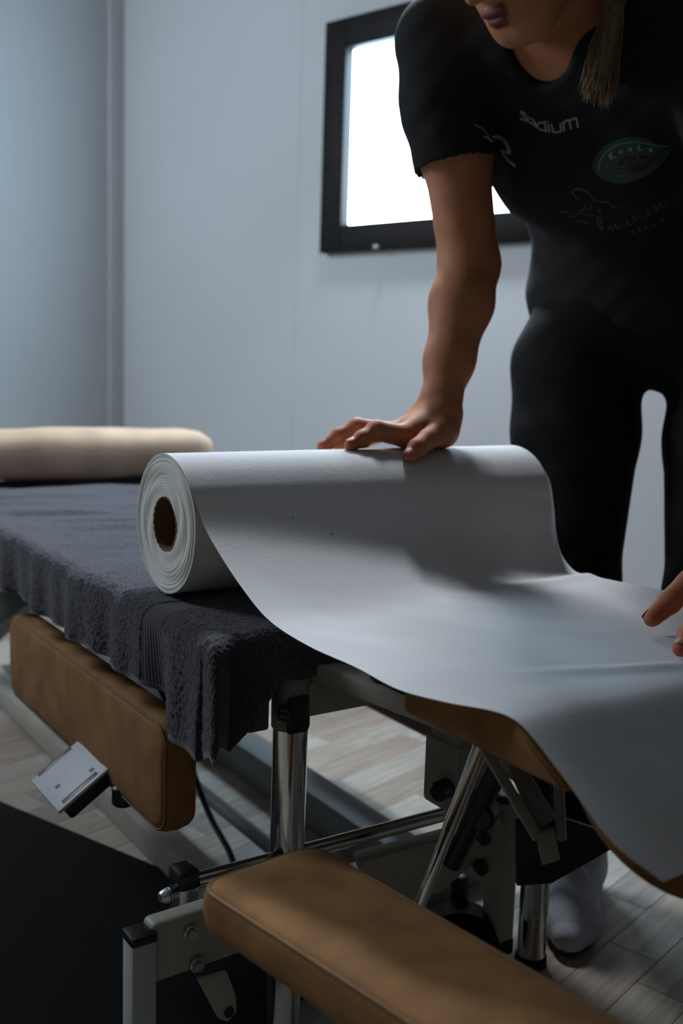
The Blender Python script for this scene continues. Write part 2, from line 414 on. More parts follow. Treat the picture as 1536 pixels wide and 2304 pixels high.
# ------------------------------------------------------------------ SDF modeller (surface nets over sparse blocks)
class SDF:
    def __init__(s): s.p = []
    def cone(s, a, b, ra, rb, k=0.01, op=1):
        a, b = np.array(a, float), np.array(b, float)
        c = (a + b) / 2; s.p.append(('c', a, b, ra, rb, k, op, c, np.linalg.norm(b - a) / 2 + max(ra, rb))); return s
    def chain(s, pts, rs, k=0.01):
        for i in range(len(pts) - 1): s.cone(pts[i], pts[i + 1], rs[i], rs[i + 1], k)
        return s
    def ell(s, c, r, R=None, k=0.01, op=1):
        R = np.eye(3) if R is None else np.array([list(x) for x in R], float)   # rows = local axes
        s.p.append(('e', np.array(c, float), R, np.array(r, float), None, k, op, np.array(c, float), max(r))); return s
    def ev(s, X, prims):
        d = np.full(len(X), 1.0)
        for q in prims:
            if q[0] == 'c':
                _, a, b, ra, rb, k, op, _, _ = q
                ba = b - a; pa = X - a; h = np.clip(pa @ ba / max(ba @ ba, 1e-12), 0, 1)
                e = np.sqrt(((pa - h[:, None] * ba) ** 2).sum(1)) - (ra + (rb - ra) * h)
            else:
                _, c, R, r, _, k, op, _, _ = q
                L = (X - c) @ R.T
                k0 = np.sqrt(((L / r) ** 2).sum(1)); k1 = np.sqrt(((L / r ** 2) ** 2).sum(1)) + 1e-9
                e = k0 * (k0 - 1) / k1
            if op == 1:
                if k > 0:
                    h = np.maximum(k - np.abs(d - e), 0) / k; d = np.minimum(d, e) - h * h * k * 0.25
                else: d = np.minimum(d, e)
            else:
                e = -e; h = np.maximum(k - np.abs(d - e), 0) / max(k, 1e-6); d = np.maximum(d, e) + h * h * k * 0.25
        return d
    def mesh(s, name, h, B=20, warp=None, clip=None, pad=0.0):
        lo = np.min([q[7] - q[8] for q in s.p if q[6] == 1], 0) - 0.02; hi = np.max([q[7] + q[8] for q in s.p if q[6] == 1], 0) + 0.02
        nb = np.ceil((hi - lo) / (h * B)).astype(int)
        gi = np.stack(np.meshgrid(*[np.arange(n) for n in nb], indexing='ij'), -1).reshape(-1, 3)
        cen = lo + (gi + 0.5) * h * B
        half = h * B * 0.5 * math.sqrt(3)
        dc = s.ev(cen, s.p)
        act = gi[np.abs(dc) < half * 1.5 + 0.012]
        N = nb * B + 4
        def gid(ijk): return (ijk[..., 0] * N[1] + ijk[..., 1]) * N[2] + ijk[..., 2]
        loc = np.stack(np.meshgrid(*[np.arange(-1, B + 1)] * 3, indexing='ij'), -1)      # samples -1..B  (cells -1..B-1)
        n1 = B + 2
        cv = {}; ids = []; pos = []; quads = []
        corner = np.array([[i, j, k] for i in (0, 1) for j in (0, 1) for k in (0, 1)])
        edges = [(a, b) for a in range(8) for b in range(a + 1, 8) if np.abs(corner[a] - corner[b]).sum() == 1]
        for g in act:
            c = lo + (g + 0.5) * h * B
            pr = [q for q in s.p if np.linalg.norm(q[7] - c) < q[8] + half + q[5] + 0.015 + h * 2]
            if not pr: continue
            ijk = loc + g * B
            X = (lo + ijk * h).reshape(-1, 3)
            Xw = X if warp is None else warp(X)
            D = s.ev(Xw, pr)
            if clip is not None: D = np.maximum(D, clip(X))
            D = D.reshape(n1, n1, n1)
            S = D < 0
            if S.all() or not S.any(): continue
            C = np.stack([D[a:n1 - 1 + a, b:n1 - 1 + b, cc:n1 - 1 + cc] for a, b, cc in corner], -1)
            sg = (C < 0).sum(-1); m = (sg > 0) & (sg < 8)
            # owned cells: local index 1..B (cells 0..B-1); cells at -1 belong to neighbours
            mo = m.copy(); mo[0] = False; mo[:, 0] = False; mo[:, :, 0] = False
            ii = np.argwhere(mo)
            if len(ii):
                Cm = C[mo]; num = np.zeros((len(ii), 3)); cnt = np.zeros(len(ii))
                for a, b in edges:
                    da, db = Cm[:, a], Cm[:, b]; x = (da < 0) != (db < 0)
                    t = np.where(x, da / (da - db + 1e-15), 0)
                    p = corner[a] + t[:, None] * (corner[b] - corner[a]); num += np.where(x[:, None], p, 0); cnt += x
                P = num / cnt[:, None]
                G = ii - 1 + g * B
                ids.append(gid(G + 1)); pos.append(lo + (G + P) * h)
            # faces: edges starting at samples 0..B-1 in each axis
            for ax in range(3):
                e = np.zeros(3, int); e[ax] = 1
                A = S[1:n1 - 1, 1:n1 - 1, 1:n1 - 1]
                Bs = S[1 + e[0]:n1 - 1 + e[0], 1 + e[1]:n1 - 1 + e[1], 1 + e[2]:n1 - 1 + e[2]]
                w = np.argwhere(A != Bs)
                if not len(w): continue
                fl = A[tuple(w.T)]
                G = w + g * B
                u = np.zeros(3, int); v = np.zeros(3, int); u[(ax + 1) % 3] = 1; v[(ax + 2) % 3] = 1
                q = np.stack([gid(G - u - v + 1), gid(G - v + 1), gid(G + 1), gid(G - u + 1)], 1)
                q[~fl] = q[~fl][:, ::-1]
                quads.append(q)
        ids = np.concatenate(ids); pos = np.concatenate(pos); Q = np.concatenate(quads)
        o = np.argsort(ids); ids = ids[o]; pos = pos[o]
        ix = np.searchsorted(ids, Q); ix = np.clip(ix, 0, len(ids) - 1)
        ok = (ids[ix] == Q).all(1)
        return np_mesh(name, pos, ix[ok]), pos

# ------------------------------------------------------------------ room shell
RX = (NV, TV, Vector((0, 0, 1)))
def room_box(mb, n0, n1, t0, t1, z0, z1, bevel=0.0):
    return mb.box(room((n0 + n1) / 2, (t0 + t1) / 2, (z0 + z1) / 2), (n1 - n0, t1 - t0, z1 - z0), RX, bevel)
def structure(name, mb, m, parent=None):
    o = mb.build(name, m, parent); o['kind'] = 'structure'; return o

floor = structure('floor', room_box(MB(), N0, N1 + 0.1, T0, T1 + 0.1, -0.08, -0.0025), M['floor_base'])
# strips of the floor run at right angles to the window wall
SW = 0.07
plank_protos = {}
t = 0.02; row = 0
while t < T1 - 0.005:
    n = 0.30 - rng.uniform(0, 0.35)
    while n < N1:
        L = [0.30, 0.42, 0.54][rng.integers(0, 3)]
        a, b = max(n, 0.28), min(n + L, N1)
        if b - a > 0.03:
            w = min(SW, T1 - t)
            key = (round(b - a, 3), round(w, 3), int(rng.integers(0, len(PLANKS))))
            if key in plank_protos:
                o = bpy.data.objects.new('plank', plank_protos[key]); COL.objects.link(o)
            else:
                mb = MB(); mb.box((0, 0, -0.002), (key[0] - 0.0008, key[1] - 0.0008, 0.004), None, 0.0005, 1)
                o = mb.build('plank', PLANKS[key[2]]); plank_protos[key] = o.data
            o.location = room((a + b) / 2, t + w / 2, 0.0); o.rotation_euler = (0, 0, ROOM_ROT)
            o.parent = floor
        n += L
    t += SW; row += 1
for k, (n0, n1, t0, t1) in enumerate(((N0, 0.278, T0, T1), (0.2785, N1, T0, 0.0185))):
    mb = MB(); room_box(mb, n0, n1, t0, t1, -0.003, 0.0); mb.build('flooring', PLANKS[0], floor)

WT0, WT1, WZ0, WZ1 = 1.215, 1.96, 1.068, 1.662       # outer edge of the window frame
wall_back = structure('wall_back', room_box(MB(), N1 + 0.06, N1 + 0.12, T0, T1 + 0.1, 0, CEIL), M['wall'])
IT0, IT1, IZ0, IZ1 = WT0 + 0.04, WT1 - 0.04, WZ0 + 0.04, WZ1 - 0.04
mb = MB(); room_box(mb, N1, N1 + 0.06, 2.0705, T1, 0, CEIL); mb.build('wall_panel', M['wall'], wall_back)
mb = MB()
room_box(mb, N1, N1 + 0.06, IT1, 2.0695, 0, CEIL); room_box(mb, N1, N1 + 0.06, 0.87, IT0, 0, CEIL)
room_box(mb, N1, N1 + 0.06, IT0, IT1, 0, IZ0); room_box(mb, N1, N1 + 0.06, IT0, IT1, IZ1, CEIL)
mb.build('wall_panel', M['wall'], wall_back)
mb = MB(); room_box(mb, N1, N1 + 0.06, -0.33, 0.869, 0, CEIL); mb.build('wall_panel', M['wall'], wall_back)
mb = MB(); room_box(mb, N1, N1 + 0.06, T0, -0.331, 0, CEIL); mb.build('wall_panel', M['wall'], wall_back)
wall_left = structure('wall_left', room_box(MB(), N0, N1 + 0.1, T1 + 0.02, T1 + 0.1, 0, CEIL), M['wall'])
mb = MB(); room_box(mb, 0.90, N1, T1, T1 + 0.02, 0, CEIL); mb.build('wall_panel', M['wall'], wall_left)
mb = MB(); room_box(mb, N0, 0.899, T1, T1 + 0.02, 0, CEIL); mb.build('wall_panel', M['wall'], wall_left)
structure('wall_right', room_box(MB(), N0, N1 + 0.1, T0 - 0.1, T0, 0, CEIL), M['wall_unseen'])
structure('wall_front', room_box(MB(), N0 - 0.1, N0, T0, T1 + 0.1, 0, CEIL), M['wall_unseen'])
structure('ceiling', room_box(MB(), N0, N1 + 0.1, T0, T1 + 0.1, CEIL, CEIL + 0.1), M['ceiling'])
structure('trim_1', room_box(MB(), N1 - 0.055, N1, T1 - 0.012, T1, 0, CEIL, 0.003), M['wall'])
structure('trim_2', MB().cyl(room(1.80, T1 - 0.012, 0.0), room(1.80, T1 - 0.012, 0.42), 0.010), M['wall'])

win = empty('window_1', room(N1, (WT0 + WT1) / 2, (WZ0 + WZ1) / 2), None, None); win['kind'] = 'structure'
FW = 0.076; F0, F1 = N1 - 0.028, N1 + 0.03
for nm, (t0, t1, z0, z1) in (('window_frame', (WT1 - FW, WT1, WZ0, WZ1)), ('window_frame', (WT0, WT0 + FW, WZ0, WZ1)),
                             ('window_frame', (WT0 + FW, WT1 - FW, WZ0, WZ0 + 0.070)), ('window_frame', (WT0 + FW, WT1 - FW, WZ1 - FW, WZ1))):
    mb = MB(); room_box(mb, F0, F1, t0, t1, z0, z1, 0.003); mb.build(nm, M['frame'], win)
mb = MB(); room_box(mb, N1 + 0.004, N1 + 0.010, WT0 + FW - 0.005, WT1 - FW + 0.005, WZ0 + 0.065, WZ1 - FW + 0.005); mb.build('window_pane', M['pane'], win)
mb = MB(); mb.cyl(room(F0 - 0.014, 1.753, WZ0 + 0.006), room(F0 + 0.002, 1.753, WZ0 + 0.006), 0.006, 0.005, 16, True, 0.001); mb.build('window_knob', M['white_metal'], win)

# ------------------------------------------------------------------ floor mat
e0 = Vector((0.740, 1.030, 0)); ed = (Vector((0.468, 1.72, 0)) - e0).normalized(); es = Vector((-ed.y, ed.x, 0))
poly = [e0, e0 + ed * 1.9, e0 + ed * 1.9 + es * 0.95, e0 + es * 0.95]
mb = MB(); mb.prism([p + Vector((0, 0, 0.006)) for p in poly], (0, 0, 1), 0.011, 0.002)
tag(mb.build('floor_mat', M['rubber']), 'plain black floor mat on the wooden floor beside the massage table', 'mat')

# ------------------------------------------------------------------ massage table
table = empty('massage_table', (0.74, 1.35, 0.0), 'low massage table with tan padded sections, beige steel frame and chrome legs', 'massage table')
X, Y, Z = Vector((1, 0, 0)), Vector((0, 1, 0)), Vector((0, 0, 1))
tag(cushion('padded_section', (0.7425, 1.575, 0.445), Y, -X, Z, 1.37, 0.572, 0.050, 0.04, table), 'long tan padded section under the towel')
pad = MB(); pad.prism([(0.80, y, z) for y, z in ((0.705, 0.5035), (0.563, 0.5035), (0.507, 0.4695), (0.507, 0.4665), (0.705, 0.4685))], X, 0.505, 0.003)
tag(pad.build('padded_section', M['leather'], table), 'short flat tan section under the paper')
th = math.radians(33.6); dn = Vector((0, -math.cos(th), -math.sin(th))); up = Vector((0, -math.sin(th), math.cos(th)))
bend = Vector((0.812, 0.557, 0.505))
tag(cushion('padded_section', bend + dn * 0.088 - up * 0.0360 + X * 0.016, dn, X, up, 0.165, 0.500, 0.026, 0.08, table, pipe=False), 'tan end section folded down under the paper')
def arm(label, origin, ax, ay, az, L, W, T, rc, m=None, taper=0.0):
    o = cushion('armrest', origin, ax, ay, az, L, W, T, rc, table, m, taper=taper); tag(o, label); return o
arm_near = arm('tan armrest pad hanging on edge below the towel', (0.487, 1.283, 0.314), Y, Z, -X, 0.585, 0.130, 0.040, 0.030)
arm_far = arm('dark brown armrest pad hanging low on the far side', (1.03, 1.28, 0.235), Y, Z, X, 0.60, 0.13, 0.04, 0.03, M['leather_dark'])
fa = Vector((0.105, -1, 0.065)).normalized(); fb = Vector((1, 0.105, 0)).normalized(); fz = fb.cross(-fa).normalized() * -1
if fz.z < 0: fz = -fz
arm_front = arm('tan armrest pad lying flat in front of the table', Vector((0.4335, 0.762, 0.291)) + fa * 0.28, fa, fb, fz, 0.56, 0.135, 0.038, 0.030, None, 0.27)

def part(name, mb, m, label=None, parent=None):
    o = mb.build(name, M[m], parent or table)
    if label: o['label'] = label
    return o
# armrest bracket under the near armrest
out = Vector((-0.83, 0, -0.56)); pn = Vector((-0.56, 0, 0.83)); pc = Vector((0.424, 1.207, 0.259))
br = part('armrest_bracket', MB().box(pc, (0.098, 0.108, 0.005), (out, Y, pn), 0.002), 'white_metal', 'white steel bracket plate under the hanging armrest')
bb = MB(); bb.box(pc - pn * 0.013, (0.085, 0.10, 0.018), (out, Y, pn), 0.004)
bb.build('bracket_block', M['black_plastic'], br)
for s, yy in ((0, -0.044), (0, 0.050)):
    bb = MB(); bb.box(pc + Y * yy + pn * 0.0026 + out * 0.012, (0.052, 0.007, 0.0012), (out, Y, pn), 0.0004); bb.build('bracket_slot', M['black_plastic'], br)
for oo, yy in ((0.030, -0.005), (-0.012, -0.03)):
    p = pc + out * oo + Y * yy; bb = MB(); bb.cyl(p + pn * 0.0015, p + pn * 0.0032, 0.0034, n=14); bb.build('bracket_hole', M['black_plastic'], br)
part('bracket_knob', MB().cyl((0.455, 1.13, 0.236), (0.455, 1.13, 0.262), 0.014, chamfer=0.003), 'black_plastic')
# legs
for (x, y) in ((0.549, 0.90), (0.928, 0.90)):
    lg = part('leg', MB().cyl((x, y, 0.012), (x, y, 0.405), 0.0188, n=32, chamfer=0.001), 'chrome')
    ft = MB(); ft.cyl((x, y, 0.0), (x, y, 0.016), 0.021, 0.0205, 28, True, 0.002); ft.build('leg_foot', M['rubber'], lg)
    cl = MB()
    if x < 0.7:
        cl.cyl((x, y, 0.392), (x, y, 0.45), 0.0205, 0.021, 28, True, 0.001); cl.build('leg_collar', M['grey_metal'], lg)
        if y < 1: 
            q = MB(); q.box((x - 0.004, y - 0.021, 0.412), (0.026, 0.008, 0.040), None, 0.004); q.build('leg_cap', M['black_plastic'], lg)
            q = MB(); q.cyl((x - 0.021, y - 0.010, 0.415), (x - 0.009, y - 0.020, 0.412), 0.009, n=16, chamfer=0.002); q.build('leg_screw', M['black_plastic'], lg)
    else:
        cl.cyl((x, y, 0.15), (x, y, 0.45), 0.0235, 0.0235, 28, True, 0.003); cl.build('leg_collar', M['black_plastic'], lg)
# frame rails
part('cross_beam', MB().bar((0.535, 0.90, 0.424), (0.95, 0.90, 0.424), 0.032, 0.040, bevel=0.004), 'beige_metal')
for x in (0.50, 0.985): part('side_rail', MB().bar((x, 0.88, 0.420), (x, 2.10, 0.420), 0.025, 0.040, bevel=0.004), 'rail_dark')
part('cross_beam', MB().bar((0.50, 1.95, 0.42), (0.985, 1.95, 0.42), 0.03, 0.04, bevel=0.004), 'beige_metal')
part('side_rail', MB().bar((0.575, 0.885, 0.455), (0.620, 0.545, 0.455), 0.028, 0.020, bevel=0.003), 'beige_metal')
part('side_rail', MB().bar((1.0, 0.885, 0.455), (0.985, 0.545, 0.455), 0.028, 0.020, bevel=0.003), 'beige_metal')
h = MB(); h.cyl((0.580, 0.795, 0.474), (0.64, 0.795, 0.474), 0.012, chamfer=0.003); h.box((0.592, 0.770, 0.470), (0.02, 0.045, 0.016), None, 0.004)
part('section_hinge', h, 'black_plastic')
# base tubes on the floor
part('base_tube', MB().bar((0.628, 1.15, 0.030), (0.628, 2.45, 0.030), 0.045, 0.044, bevel=0.004), 'beige_metal')
part('base_tube', MB().bar((0.915, 1.08, 0.032), (0.915, 2.45, 0.032), 0.062, 0.062, bevel=0.005), 'grey_metal')
part('base_tube', MB().bar((0.600, 2.40, 0.028), (0.95, 2.40, 0.028), 0.05, 0.05, bevel=0.004), 'beige_metal')
part('base_tube', MB().bar((0.69, 1.085, 0.042), (1.06, 1.125, 0.042), 0.060, 0.070, bevel=0.005), 'grey_metal')
part('pull_rod', MB().cyl((0.735, 1.05, 0.060), (0.735, 2.1, 0.060), 0.011), 'grey_metal')
# scissor struts at the back
part('strut', MB().bar((0.565, 1.86, 0.345), (0.50, 1.98, 0.255), 0.030, 0.052, bevel=0.003), 'grey_metal')
part('strut', MB().bar((0.58, 1.80, 0.38), (0.58, 2.42, 0.06), 0.030, 0.045, bevel=0.003), 'grey_metal')
part('strut', MB().bar((0.92, 1.80, 0.38), (0.92, 2.42, 0.06), 0.030, 0.045, bevel=0.003), 'grey_metal')
# chrome cross bar through the legs and the clamp at its near end
part('cross_bar', MB().cyl((0.440, 0.897, 0.248), (0.790, 0.897, 0.246), 0.0085, n=20), 'chrome')
part('bar_screw', MB().cyl((0.521, 0.885, 0.25), (0.532, 0.893, 0.25), 0.009, n=16, chamfer=0.002), 'black_plastic')
cp = part('clamp_post', MB().box((0.430, 0.905, 0.208), (0.022, 0.026, 0.085), None, 0.002), 'chrome', 'short clamp post with a black cap')
MBc = MB(); MBc.box((0.430, 0.905, 0.252), (0.025, 0.029, 0.022), None, 0.005); MBc.build('post_cap', M['black_plastic'], cp)
q = MB(); q.cyl((0.401, 0.900, 0.238), (0.411, 0.901, 0.238), 0.0065, 0.0080, 20, True, 0.002); q.cyl((0.411, 0.901, 0.238), (0.421, 0.902, 0.238), 0.0080, 0.0055, 20, True, 0.0005); q.build('clamp_knob', M['steel'], cp)
# square post and arm that carry the front armrest
po = part('armrest_post', MB().box((0.357, 0.846, 0.121), (0.0245, 0.0245, 0.235), None, 0.002), 'white_metal', 'white square steel post with a black end cap')
q = MB(); q.box((0.357, 0.846, 0.239), (0.0265, 0.0265, 0.010), None, 0.003); q.build('post_cap', M['black_plastic'], po)
ar = part('armrest_arm', MB().bar((0.366, 0.850, 0.219), (0.535, 0.856, 0.219), 0.024, 0.060, bevel=0.006, seg=3), 'beige_metal', 'beige steel arm behind the front armrest')
for (x, z) in ((0.405, 0.232), (0.412, 0.197)):
    q = MB(); q.cyl((x, 0.834, z), (x, 0.840, z), 0.0075, n=20, chamfer=0.001); q.cyl((x, 0.829, z), (x, 0.834, z), 0.005, n=6, chamfer=0.0006); q.build('arm_bolt', M['steel'], ar)
q = MB()
q.prism([(0.405, 0.822, 0.192), (0.436, 0.822, 0.190), (0.446, 0.822, 0.162), (0.447, 0.822, 0.144), (0.437, 0.822, 0.138), (0.428, 0.822, 0.144)], (0, 1, 0), 0.006, 0.0012)
lv = part('release_lever', q, 'beige_metal')
q = MB(); q.cyl((0.438, 0.8175, 0.148), (0.438, 0.8195, 0.148), 0.0055, n=16); q.build('lever_hole', M['black_plastic'], lv)
part('armrest_carrier', MB().bar((0.46, 0.74, 0.268), (0.48, 0.40, 0.285), 0.05, 0.032, bevel=0.004), 'black_plastic')
# lifting column, levers and rods beneath the front sections
col = MB(); col.box((0.742, 0.845, 0.410), (0.052, 0.050, 0.100), None, 0.003); col.box((0.742, 0.845, 0.325), (0.062, 0.060, 0.080), None, 0.006)
cl = part('lifting_column', col, 'beige_metal')
q = MB(); q.cyl((0.690, 0.825, 0.316), (0.712, 0.830, 0.316), 0.011, n=18, chamfer=0.003); q.build('column_knob', M['black_plastic'], cl)
part('gas_spring', MB().cyl((0.622, 0.678, 0.440), (0.586, 0.724, 0.246), 0.0058, n=18).cyl((0.622, 0.678, 0.440), (0.604, 0.7, 0.345), 0.0072, n=18), 'chrome')
part('gas_spring', MB().cyl((0.724, 0.751, 0.39), (0.699, 0.805, 0.24), 0.0125, n=18, chamfer=0.002), 'black_plastic')
part('gas_spring_knob', MB().cyl((0.705, 0.770, 0.305), (0.728, 0.785, 0.305), 0.016, n=18, chamfer=0.004), 'black_plastic')
la = Vector((0.011, -0.009, -0.007)).normalized()
lev = MB(); lev.bar((0.607, 0.663, 0.440), (0.645, 0.626, 0.358), 0.005, 0.010, up=(1, 0, 0.4), bevel=0.001)
lev.prism([(0.643, 0.628, 0.363), (0.658, 0.620, 0.367), (0.661, 0.613, 0.340), (0.647, 0.621, 0.335)], Vector((0.6, 0.8, 0.1)), 0.006, 0.001)
part('support_lever', lev, 'beige_metal')
lev = MB(); lev.prism([(0.632, 0.657, 0.417), (0.644, 0.651, 0.4235), (0.667, 0.626, 0.373), (0.651, 0.635, 0.360)], Vector((0.55, 0.82, -0.14)), 0.010, 0.003)
part('lever_pad', lev, 'grey_metal')
lev = MB(); lev.prism([(0.659, 0.712, 0.455), (0.677, 0.698, 0.450), (0.683, 0.692, 0.392), (0.668, 0.701, 0.389)], Vector((0.55, 0.82, -0.14)), 0.02, 0.003)
part('lever_mount', lev, 'beige_metal')
lev = MB(); lev.prism([(0.808, 0.908, 0.228), (0.833, 0.895, 0.246), (0.848, 0.878, 0.212), (0.838, 0.879, 0.153), (0.819, 0.888, 0.150)], Vector((0.55, 0.82, 0)), 0.03, 0.003)
part('post_bracket', lev, 'beige_metal')
ps = part('frame_post', MB().box((0.870, 0.905, 0.145), (0.029, 0.029, 0.19), None, 0.002), 'beige_metal')
q = MB(); q.box((0.870, 0.905, 0.243), (0.031, 0.031, 0.010), None, 0.004); q.build('post_cap', M['black_plastic'], ps)
q = MB(); q.box((0.870, 0.905, 0.044), (0.031, 0.031, 0.022), None, 0.003); q.build('post_foot', M['rubber'], ps)
part('base_beam', MB().prism([(0.675, 0.953, 0.190), (0.774, 0.910, 0.214), (0.830, 0.892, 0.225), (0.832, 0.892, 0.190), (0.770, 0.906, 0.150), (0.700, 0.935, 0.118)], Vector((0.45, 0.9, 0)), 0.03, 0.003), 'beige_metal')
for (x, z) in ((0.808, 0.215), (0.806, 0.177)): part('frame_bolt', MB().cyl((x, 0.868, z), (x + 0.004, 0.882, z), 0.0085, n=14, chamfer=0.002), 'black_plastic')
wl = part('caster', MB().box((0.850, 0.958, 0.098), (0.018, 0.022, 0.045), None, 0.006), 'black_plastic')
q = MB(); q.cyl((0.823, 0.915, 0.046), (0.853, 0.945, 0.046), 0.045, n=32, chamfer=0.006); q.build('caster_wheel', M['rubber'], wl)
part('cover_plate', MB().prism([(0.842, 0.856, 0.240), (0.884, 0.828, 0.245), (0.945, 0.786, 0.222), (0.938, 0.787, 0.2085), (0.876, 0.824, 0.163), (0.842, 0.848, 0.158)], Vector((0.55, 0.82, 0)), 0.008, 0.0015), 'black_plastic')
part('strut', MB().cyl((0.834, 0.785, 0.33), (0.842, 0.780, 0.245), 0.006), 'grey_metal')
for (x, y) in ((0.66, 0.80), (0.98, 0.80)): part('section_support', MB().bar((x, 0.80, 0.46), (x, 0.86, 0.41), 0.02, 0.02), 'beige_metal')
cb = [(0.62, 1.50, 0.43), (0.615, 1.44, 0.33), (0.635, 1.36, 0.22), (0.64, 1.27, 0.13), (0.625, 1.16, 0.10), (0.60, 1.08, 0.03), (0.66, 1.00, 0.018)]
def smooth_path(pts, m=8):
    P = [Vector(p) for p in pts]; out = []
    for i in range(len(P) - 1):
        p0, p1, p2, p3 = P[max(i - 1, 0)], P[i], P[i + 1], P[min(i + 2, len(P) - 1)]
        for k in range(m):
            u = k / m
            out.append(0.5 * ((2 * p1) + (p2 - p0) * u + (2 * p0 - 5 * p1 + 4 * p2 - p3) * u * u + (3 * p1 - p0 - 3 * p2 + p3) * u ** 3))
    out.append(P[-1]); return out
part('power_cord', MB().tube(smooth_path(cb), 0.0045, 8), 'black_plastic', 'dark power cord hanging below the towel')

# ------------------------------------------------------------------ bolster at the far end
def bolster():
    n, m = 48, 28; Lx = 0.62; v = []; f = []
    cx, cy, cz = 0.742, 2.150, 0.5662
    for j in range(m + 1):
        u = -1 + 2 * j / m
        a = 1 - abs(u) ** 9; s = max(0.05, a) ** 0.34
        x = cx + u * Lx / 2
        for i in range(n):
            t = 2 * PI * i / n; c, s2 = math.cos(t), math.sin(t)
            e = 0.62
            yy = 0.085 * math.copysign(abs(c) ** e, c) * (0.55 + 0.45 * s); zz = 0.0525 * math.copysign(abs(s2) ** e, s2) * (0.45 + 0.55 * s)
            w = 0.002 * math.sin(u * 5 + t) + 0.0008 * math.sin(u * 13 + 2 * t)
            v.append((x, cy + yy, cz + zz + w))
    for j in range(m):
        for i in range(n): f.append((j * n + i, j * n + (i + 1) % n, (j + 1) * n + (i + 1) % n, (j + 1) * n + i))
    f.append(tuple(reversed(range(n)))); f.append(tuple(range(m * n, (m + 1) * n)))
    o = obj('bolster', v, f, M['leather_light'], None, True, 70)
    return tag(o, 'tan padded bolster lying across the far end of the massage table behind the towel', 'bolster')
bolster()

# ------------------------------------------------------------------ towel
def towel():
    X0, Y0, ZT = 0.462, 0.892, 0.5035
    LN, LF = 0.101, 0.125
    v1 = np.concatenate([np.linspace(-LF, 0.34, 330), np.linspace(0.3435, 1.31, 250)])
    u1 = np.concatenate([np.linspace(-LN, 0.20, 230), np.linspace(0.2035, 0.62, 105)])
    U, V = np.meshgrid(u1, v1, indexing='ij')
    R = 0.020
    st = np.clip((0.118 - V) / 0.035, 0, 1); st = st * st * (3 - 2 * st)
    ub = np.minimum(U, 0) * (1 + 0.36 * st); vb = np.minimum(V, 0) * (1 - 0.50 * np.clip(U / 0.058, 0, 1))
    r = np.hypot(ub, vb); th = np.arctan2(-vb, -ub + 1e-9)
    r = r * (1 - 0.24 * np.sin(2 * th) ** 2)
    arc = R * PI / 2
    s = np.minimum(r, arc) / R
    outd = R * np.sin(s); down = R * (1 - np.cos(s)) + np.maximum(r - arc, 0)
    flare = np.sin(2 * th) ** 2 * 0.50 * np.maximum(r - 0.006, 0)
    ang = th + 0.0
    # loose waves in the hanging parts
    hang = np.clip(r / 0.1, 0, 1)
    wav = hang * (0.006 * np.sin(V * 38 + 0.6) + 0.004 * np.sin(V * 83 + 2) + 0.010 * (vnoise(V * 14, U * 6, 3) - 0.5)) * (U < 0) * (V > 0.0)
    wav2 = hang * 0.006 * np.sin(U * 60) * (V < 0) * (U > 0)
    outd = outd + wav + wav2
    down = down - 0.32 * flare
    Px = X0 + np.maximum(U, 0) - np.where(r > 1e-6, outd * np.cos(ang), 0) - 0.42 * flare
    Py = Y0 + np.maximum(V, 0) - np.where(r > 1e-6, outd * np.sin(ang), 0) - 0.85 * flare
    Pz = ZT - down
    # far side hang
    fu = np.maximum(U - 0.57, 0)
    Px = Px - fu * 0.85; Pz = Pz - fu * 0.95
    # soft folds on top, stronger towards the far end
    flat = np.clip(U / 0.05, 0, 1)
    far = np.clip((V - 0.30) / 0.4, 0, 1)
    fold = (vnoise(U * 5 + V * 3, V * 24 + U * 6, 5) - 0.5) * 0.020 * far + (vnoise(U * 16, V * 30, 6) - 0.5) * 0.004
    fold *= np.clip((V - 0.28) / 0.1, 0.12, 1)
    Pz = Pz + flat * np.maximum(fold, -0.003)
    P = np.stack([Px, Py, Pz], -1)
    nrm = grid_normals(P)
    if nrm[250, 100, 2] < 0: nrm = -nrm
    # terry loops
    band = (V > 0.110) & (V < 0.150)
    hem = (V < -LF + 0.016) | (U < -LN + 0.006)
    S = 1 / 0.0024
    lo = vnoise(U * S + 3 * vnoise(U * 90, V * 90, 1), V * S, 11) * 0.65 + vnoise(U * S * 2.1, V * S * 2.1, 12) * 0.45
    lo = lo + 0.25 * vnoise(U * 110, V * 110, 13)
    d = 0.0030 * (lo - 0.2)
    rib = 0.0005 * np.sin((V - 0.110) / 0.040 * 2 * PI * 8) + 0.0002
    d = np.where(band, rib, d); d = np.where(hem, 0.0004 * np.sin(U * 900) + 0.0004, d)
    P = P + nrm * d[..., None]
    nu, nv = U.shape
    F = grid_faces(nu, nv)
    me = np_mesh('towel', P.reshape(-1, 3), F)
    fi = (band | hem).reshape(-1)[F].mean(1) > 0.6
    o = finish('towel', me, None, None, True, 0, [M['towel'], M['towel_band']], fi.astype(np.int32))
    return tag(o, 'charcoal terry towel spread over the massage table, its corner hanging past the chrome leg', 'towel')
towel()

